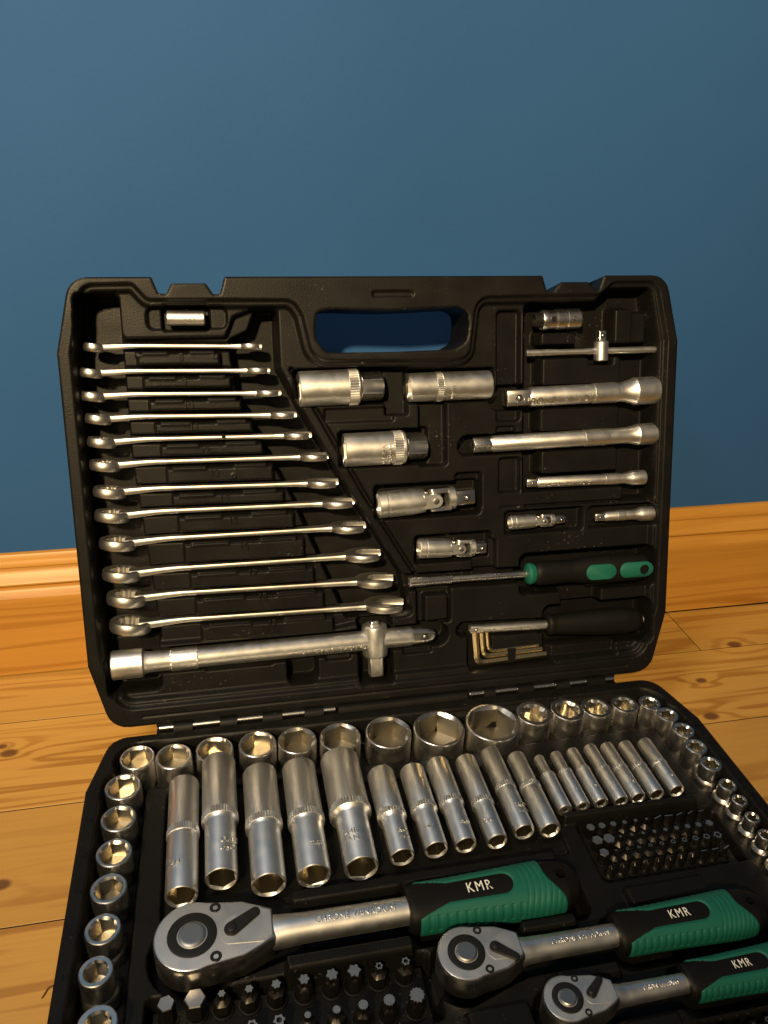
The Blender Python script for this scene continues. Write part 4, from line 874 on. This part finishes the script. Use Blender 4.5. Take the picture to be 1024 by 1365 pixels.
# small T bar
t, Lt = lid_tool('small_t_bar', 'thin sliding T bar with a small cylinder head at the lid\'s upper right', 'T bar', 108.0, 270.0, 220.8, 270.5, -10)
b = MB().lathe([(1.9, 0), (2.5, .6), (2.5, 18), (2.1, 28), (2.1, 46), (2.5, 52), (2.5, Lt - .6), (1.9, Lt)], 28); part('bar', b.mesh('bar', 28), 'satin', t)
hm = mm(0, 0, 62) @ Matrix.Rotation(-PI / 2, 4, 'X')
b = MB().lathe([(4.6, -7.6), (5.5, -6.8), (5.6, 6.8), (4.8, 7.6)], 36); o = part('sliding_head', b.mesh('sliding_head', 28), 'satin', t); o.matrix_local = mm(0, 0, 62) @ Matrix.Rotation(PI / 2, 4, 'X')
b = square_drive(6.2, 7, 15.8); o = part('square_drive', b.mesh('square_drive', 40), 'bright', t); o.matrix_local = mm(0, 0, 62) @ Matrix.Rotation(PI / 2, 4, 'X')
bb2 = MB().lathe([(1.4, 0), (1.2, .5), (.6, .9)], 16); o = part('detent_ball', bb2.mesh('detent_ball'), 'bright', t); o.matrix_local = mm(3.05, -11.6, 62) @ Matrix.Rotation(PI / 2, 4, 'Y')
bb2 = MB().loft([ring(18, 2.0, 0), ring(18, 2.0, .12), ring(18, 1.4, .12), ring(18, 1.4, 0)], False, False); o = part('detent_seat', bb2.mesh('detent_seat'), 'black_metal', t); o.matrix_local = mm(3.1, -11.6, 62) @ Matrix.Rotation(PI / 2, 4, 'Y')

# universal joints
def ujoint(label, u0, v0, u1, v1, w_, Lb, r, j, d0, af, bend=0.0):
    """Lb: body length, j: pivot position, d0: start of the drive's collar"""
    t, Lt = lid_tool('universal_joint', label, 'universal joint', u0, v0, u1, v1, w_)
    n = 40; b = MB()
    b.loft([ring(n, r * .55, 12), ring(n, r * .74, 11.5, sqf), ring(n, r * .74, 1.2, sqf), ring(n, r - .9, .1), ring(n, r - .4, 0), ring(n, r, .6), ring(n, r, r * .6), ring(n, r * .96, r * .66), ring(n, r * .96, r * .74), ring(n, r, r * .8), ring(n, r, Lb * .72), ring(n, r * .90, Lb), ring(n, r * .82, Lb + .3)], True, True)
    part('body', b.mesh('body', 28), 'satin', t)
    def arm(axis, z0, z1, flip, rr, wd, th):
        # flat fork arm with a rounded end, plate normal along axis
        P = []; L_ = z1 - z0
        P += [(-wd, 0), (wd, 0)]
        for i in range(13): q = PI * i / 12; P.append((wd * .92 * math.cos(q), L_ + wd * .92 * math.sin(q)))
        b = MB(); b.loft([[(rr, x, z0 + flip * z) for x, z in P], [(rr + th - .5, x, z0 + flip * z) for x, z in P], [(rr + th, x * .9, z0 + flip * (z * .98 + .2)) for x, z in P]])
        return b.mesh('fork_arm', 35)
    for k in (0, 1):
        o = part('fork_arm', arm(0, Lb - 1.5, j, 1, r * .50, r * .56, r * .36), 'satin', t); o.matrix_local = Matrix.Rotation(k * PI, 4, 'Z')
        p = MB().lathe([(r * .24, 0), (r * .24, .25), (r * .18, .4)], 20); o2 = part('rivet', p.mesh('rivet'), 'bright', t); o2.matrix_local = Matrix.Rotation(k * PI, 4, 'Z') @ mm(r * .86, 0, j) @ Matrix.Rotation(PI / 2, 4, 'Y')
    c = MB().box(-r * .48, r * .48, -r * .48, r * .48, j - r * .48, j + r * .48, .5); part('cross_block', c.mesh('cross_block'), 'bright', t)
    for k in (0, 1):
        o = part('fork_arm', arm(0, d0 + 1, 2 * d0 + 2 - (d0 + 1) - 0 + 0, 1, 0, 1, 1) if False else arm(0, d0 + 1.5, d0 + 1.5 + (d0 + 1.5 - j), -1, r * .52, r * .46, r * .34), 'bright', t); o.matrix_local = Matrix.Rotation(PI / 2 + k * PI, 4, 'Z')
    cl = MB().lathe([(r * .72, d0 - .8), (r * .86, d0), (r * .86, d0 + r * .46), (r * .70, d0 + r * .6)], 36); part('collar', cl.mesh('collar', 28), 'satin', t)
    s = square_drive(af, d0 + r * .5, Lt); part('square_drive', s.mesh('square_drive', 40), 'bright', t)
    ball(t, af, (d0 + r * .5 + Lt) / 2 + .8, af * .15)
ujoint('largest universal joint in the lid below the spark plug sockets', -10.4, 157.9, 65.8, 161.1, -12, 36, 10.2, 44, 55.5, 12.0)
ujoint('middle-sized universal joint just above the driver shaft', 21.0, 121.6, 75.7, 118.6, -12, 26, 7.8, 33, 41.5, 8.8)
ujoint('smallest universal joint above the green driver handle', 95.7, 137.5, 142.4, 137.8, -11, 22, 5.6, 28, 34.5, 6.0)

# spinner driver with green inlays
t, Lt = lid_tool('spinner_driver', 'black handled spinner driver with green inlays and a long steel shaft', 'screwdriver', 12.7, 95.4, 218.5, 92.8, -11)
b = MB().loft([ring(36, 2.6, 8), ring(36, 2.8, 7.5, sqf), ring(36, 2.8, .8, sqf), ring(36, 4.0, 0), ring(36, 4.4, .5), ring(36, 4.4, 12), ring(36, 3.9, 15), ring(36, 3.9, 33), ring(36, 3.5, 34.4), ring(36, 3.0, 34.6), ring(36, 3.0, 100)]); part('shaft', b.mesh('shaft', 28), 'bright', t)
b = MB().lathe([(4, 97), (7.6, 98), (8.8, 99.6), (8.6, 102), (7.4, 104.5), (7.0, 106)], 40); part('green_collar', b.mesh('green_collar', 30), 'green', t)
pf = interp([(104, 8.0, 8.0), (106, 9.6, 9.4), (110, 10.0, 9.6), (122, 9.6, 9.2), (135, 9.2, 8.8), (150, 11.0, 9.6), (170, 12.0, 10.0), (190, 11.6, 9.8), (200, 10.6, 9.2), (203.5, 8.6, 7.8), (205.6, 5.2, 5.0), (206, 2, 2)])
S, Yc, Zc = handle_grid(pf, 104, 206, 70, 48, ex=2.2)
b = MB().loft([[(Zc[i, j], Yc[i, j], S[i]) for j in range(48)] for i in range(70)]); part('handle', b.mesh('handle', 50), 'rubber', t)
def oval(z0, z1, wd, x, hole=None):
    r = wd; n = 40; P = []
    for i in range(n):
        q = 2 * PI * i / n; c_ = math.cos(q); P.append((r * math.sin(q), (z1 - r if c_ > 0 else z0 + r) + r * c_))
    def lp(x_, k): m_ = (z0 + z1) / 2; return [(x_ - .03 * y * y, y * k, m_ + (z - m_) * k) for y, z in P]
    if hole:
        hz, hr = hole; H = lambda x_: [(x_, hr * math.sin(2 * PI * i / n), hz + hr * math.cos(2 * PI * i / n)) for i in range(n)]
        return MB().loft([lp(x - 3, 1), lp(x + .3, 1), lp(x + .7, .94), H(x + .6), H(x - 3.0)], False, False).mesh('green_inlay', 35)
    return MB().loft([lp(x - 3, 1), lp(x + .3, 1), lp(x + .7, .94)]).mesh('green_inlay', 35)
part('green_inlay', oval(145.5, 171.5, 6.4, 10.4), 'green', t)
part('green_inlay', oval(175, 204.5, 6.4, 10.2, (196.5, 4.2)), 'green', t)
hb = MB().lathe([(4.25, 9.4), (4.25, 9.55)], 28); o = part('dark_hole_disc', hb.mesh('dark_hole_disc'), 'rubber', t); o.matrix_local = mm(0.4, 0, 196.5) @ Matrix.Rotation(PI / 2, 4, 'Y')  # black disc on the uncut handle, standing in for the hole's dark inside
for sgn in (1, -1):
    for i in range(9):
        b = MB().box(-2.2, 2.2, -.35, .35, -.5, .5, .15); o = part('grip_rib', b.mesh('grip_rib'), 'rubber', t); o.matrix_local = mm(4.0, sgn * 11.2, 168 + 2.2 * i if sgn < 0 else 148 + 2.2 * i)

# plain driver handle
t, Lt = lid_tool('drive_handle', 'all-black driver handle with a short square-drive steel shaft', 'screwdriver', 61.7, 51.8, 214.2, 46.4, -11)
sd = MB().loft([ring(32, 2.2, 0, sqf), ring(32, 3.1, .8, sqf), ring(32, 3.2, 10, sqf), ring(32, 3.6, 11.5), ring(32, 3.6, 72)]); part('shaft', sd.mesh('shaft', 40), 'satin', t)
ball(t, 6.4, 5, 1.1); axial_text(t, 'CHROME VANADIUM', 38, 3.6, 4.2, face=rad(15), sx=1.0)
pf = interp([(66, 6.6, 6.4), (67, 8.2, 8.0), (69, 8.6, 8.4), (71, 8.6, 8.4), (72, 8.2, 8.0), (90, 9.4, 9.0), (115, 11.2, 10.2), (135, 11.2, 10.2), (146, 9.6, 9.0), (150, 7.4, 7.0), (152, 4.8, 4.6), (152.5, 2, 2)])
S, Yc, Zc = handle_grid(pf, 66, 152.5, 60, 48, ex=2.3)
b = MB().loft([[(Zc[i, j], Yc[i, j], S[i]) for j in range(48)] for i in range(60)]); part('handle', b.mesh('handle', 50), 'rubber', t)
b = MB().lathe([(3.6, 0), (3.8, 1.2), (3.0, 2.0), (1.5, 2.0)], 24); o = part('end_drive', b.mesh('end_drive'), 'satin', t); o.matrix_local = mm(0, 0, 151.6)

# hex keys
def hexkey(label, pts, r, w_):
    P = []
    pts = [Vector((x, y, 0)) for x, y in pts]
    path = [pts[0]]
    a = (pts[0] - pts[1]).normalized(); c_ = (pts[2] - pts[1]).normalized(); rb = 6.0
    p0 = pts[1] + a * rb; p2 = pts[1] + c_ * rb
    for i in range(11):
        s = i / 10; path.append(p0 * (1 - s) ** 2 + pts[1] * 2 * s * (1 - s) + p2 * s * s)
    path.append(pts[2])
    loops = []
    for i, p in enumerate(path):
        d = (path[min(i + 1, len(path) - 1)] - path[max(i - 1, 0)]).normalized(); n_ = Vector((-d.y, d.x, 0))
        loops.append([tuple(p + n_ * (r * math.cos(q)) + Vector((0, 0, r * math.sin(q)))) for q in [PI / 3 * k + PI / 6 for k in range(6)]])
    me = MB().loft(loops).mesh('hex_key', 20)
    solo('hex_key', me, 'brass', F_LID @ mm(0, 0, w_), label, 'hex key', 'hex keys clipped together in the lid')
hexkey('thickest L-shaped hex key of the clipped set, outermost', [(66.0, 49.5), (68.0, 22.6), (127.5, 24.6)], 2.9, -10.0)
hexkey('middle L-shaped hex key of the clipped set', [(71.8, 49), (73.4, 28.0), (124, 29.4)], 2.2, -10.0)
hexkey('thinnest L-shaped hex key of the clipped set, innermost', [(76.4, 48.4), (77.8, 31.8), (121, 33.0)], 1.6, -10.0)
b = MB().box(-3.6, 3.6, -6.2, 6.2, -3.6, 3.6, .8); solo('hex_key_clip', b.mesh('hex_key_clip'), 'plastic', F_LID @ mm(97, 26.8, -10.6), 'small black plastic clip holding the hex keys together', 'clip')

# long sliding T bar at the bottom of the lid
t, Lt = lid_tool('sliding_t_bar', 'long thick T bar with a sliding cylinder head along the bottom of the lid', 'T bar', -215.1, 49.3, 32.2, 50.8, -11)
b = MB(); b.lathe([(5.5, 8), (5.8, .6), (10.0, 0), (10.8, .8), (10.8, 22.4), (9.6, 23.2), (8.4, 24.0), (7.7, 27), (7.7, 226), (7.2, 229)], 44); part('bar', b.mesh('bar', 28), 'satin', t)
part('knurled_grip', diamond_band(8.3, 42.5, 62.5, 17, 12).mesh('knurled_grip', 15), 'satin', t)
b = MB(); n = 36
def flat(z, k, fl): return [(max(-fl, min(fl, 7.6 * k * math.cos(2 * PI * i / n))), 7.6 * k * math.sin(2 * PI * i / n), z) for i in range(n)]
b.loft([flat(226, .97, 7.4), flat(228, .95, 6.6), flat(230, .92, 5.4), flat(240, .88, 5.2), flat(245, .76, 5.0), flat(247.3, .5, 4.6)]); part('flat_end', b.mesh('flat_end', 35), 'bright', t)
bb2 = MB().lathe([(1.9, 0), (1.7, .9), (.9, 1.5)], 18); o = part('detent_ball', bb2.mesh('detent_ball'), 'bright', t); o.matrix_local = mm(5.0, 0, 238.5) @ Matrix.Rotation(PI / 2, 4, 'Y')
bb2 = MB().loft([ring(18, 2.7, 0), ring(18, 2.7, .2), ring(18, 1.9, .2), ring(18, 1.9, 0)], False, False); o = part('detent_seat', bb2.mesh('detent_seat'), 'black_metal', t); o.matrix_local = mm(5.15, 0, 238.5) @ Matrix.Rotation(PI / 2, 4, 'Y')
hd = MB().lathe([(8.4, -12.6), (9.6, -11.8), (9.9, -10.8), (9.9, 11.6), (9.4, 12.6), (8.0, 13.0)], 44); o = part('sliding_head', hd.mesh('sliding_head', 28), 'satin', t); o.matrix_local = mm(0, 0, 199) @ Matrix.Rotation(-PI / 2, 4, 'X')
sd = square_drive(11.0, 12.6, 29.5); o = part('square_drive', sd.mesh('square_drive', 40), 'satin', t); o.matrix_local = mm(0, 0, 199) @ Matrix.Rotation(-PI / 2, 4, 'X')
sd = square_drive(7.6, 12.6, 16.0); o = part('top_button', sd.mesh('top_button', 40), 'bright', t); o.matrix_local = mm(0, 0, 199) @ Matrix.Rotation(PI / 2, 4, 'X')
axial_text(t, 'CHROME VANADIUM', 166, 7.7, 6.2, face=rad(18), flip=True, sx=.86)

# ------------------------------------------------------------------ a loose fibre on the floor boards
pts = [(-240.5, -159.5, .6), (-242.2, -159.0, 1.0), (-244.0, -161, 1.2), (-245.2, -164, .9), (-246.4, -165.6, .5)]
c = bpy.data.curves.new('fibre', 'CURVE'); c.dimensions = '3D'; c.bevel_depth = .00035; c.bevel_resolution = 1
sp = c.splines.new('NURBS'); sp.points.add(len(pts) - 1); sp.use_endpoint_u = True; sp.order_u = 3
for p, q in zip(sp.points, pts): p.co = (q[0] * .001, q[1] * .001, q[2] * .001, 1)
o = bpy.data.objects.new('fibre', c); COL.objects.link(o)
dg = bpy.context.evaluated_depsgraph_get(); me = bpy.data.meshes.new_from_object(o.evaluated_get(dg)); bpy.data.objects.remove(o)
solo('loose_fibre', me, 'fibre', Matrix.Identity(4), 'dark curled fibre lying on the floor boards left of the case', 'fibre')

# ------------------------------------------------------------------ pieces of a part go under that part
PARENTS = {'lettering': ('body', 'shaft', 'bar'), 'brand_lettering': ('handle',), 'detent_ball': ('square_drive', 'flat_end', 'shaft'), 'detent_seat': ('square_drive', 'flat_end', 'shaft'), 'green_inlay': ('handle',), 'grip_rib': ('handle',), 'dark_hole_disc': ('handle',), 'release_button': ('gear_ring',)}
for o in list(COL.objects):
    k = o.name.split('.')[0]
    if k in PARENTS and o.parent is not None and o.parent.type == 'EMPTY':
        for want in PARENTS[k]:
            c_ = [q for q in o.parent.children if q.name.split('.')[0] == want and q.matrix_basis == Matrix.Identity(4)]
            if c_: o.parent = c_[0]; break
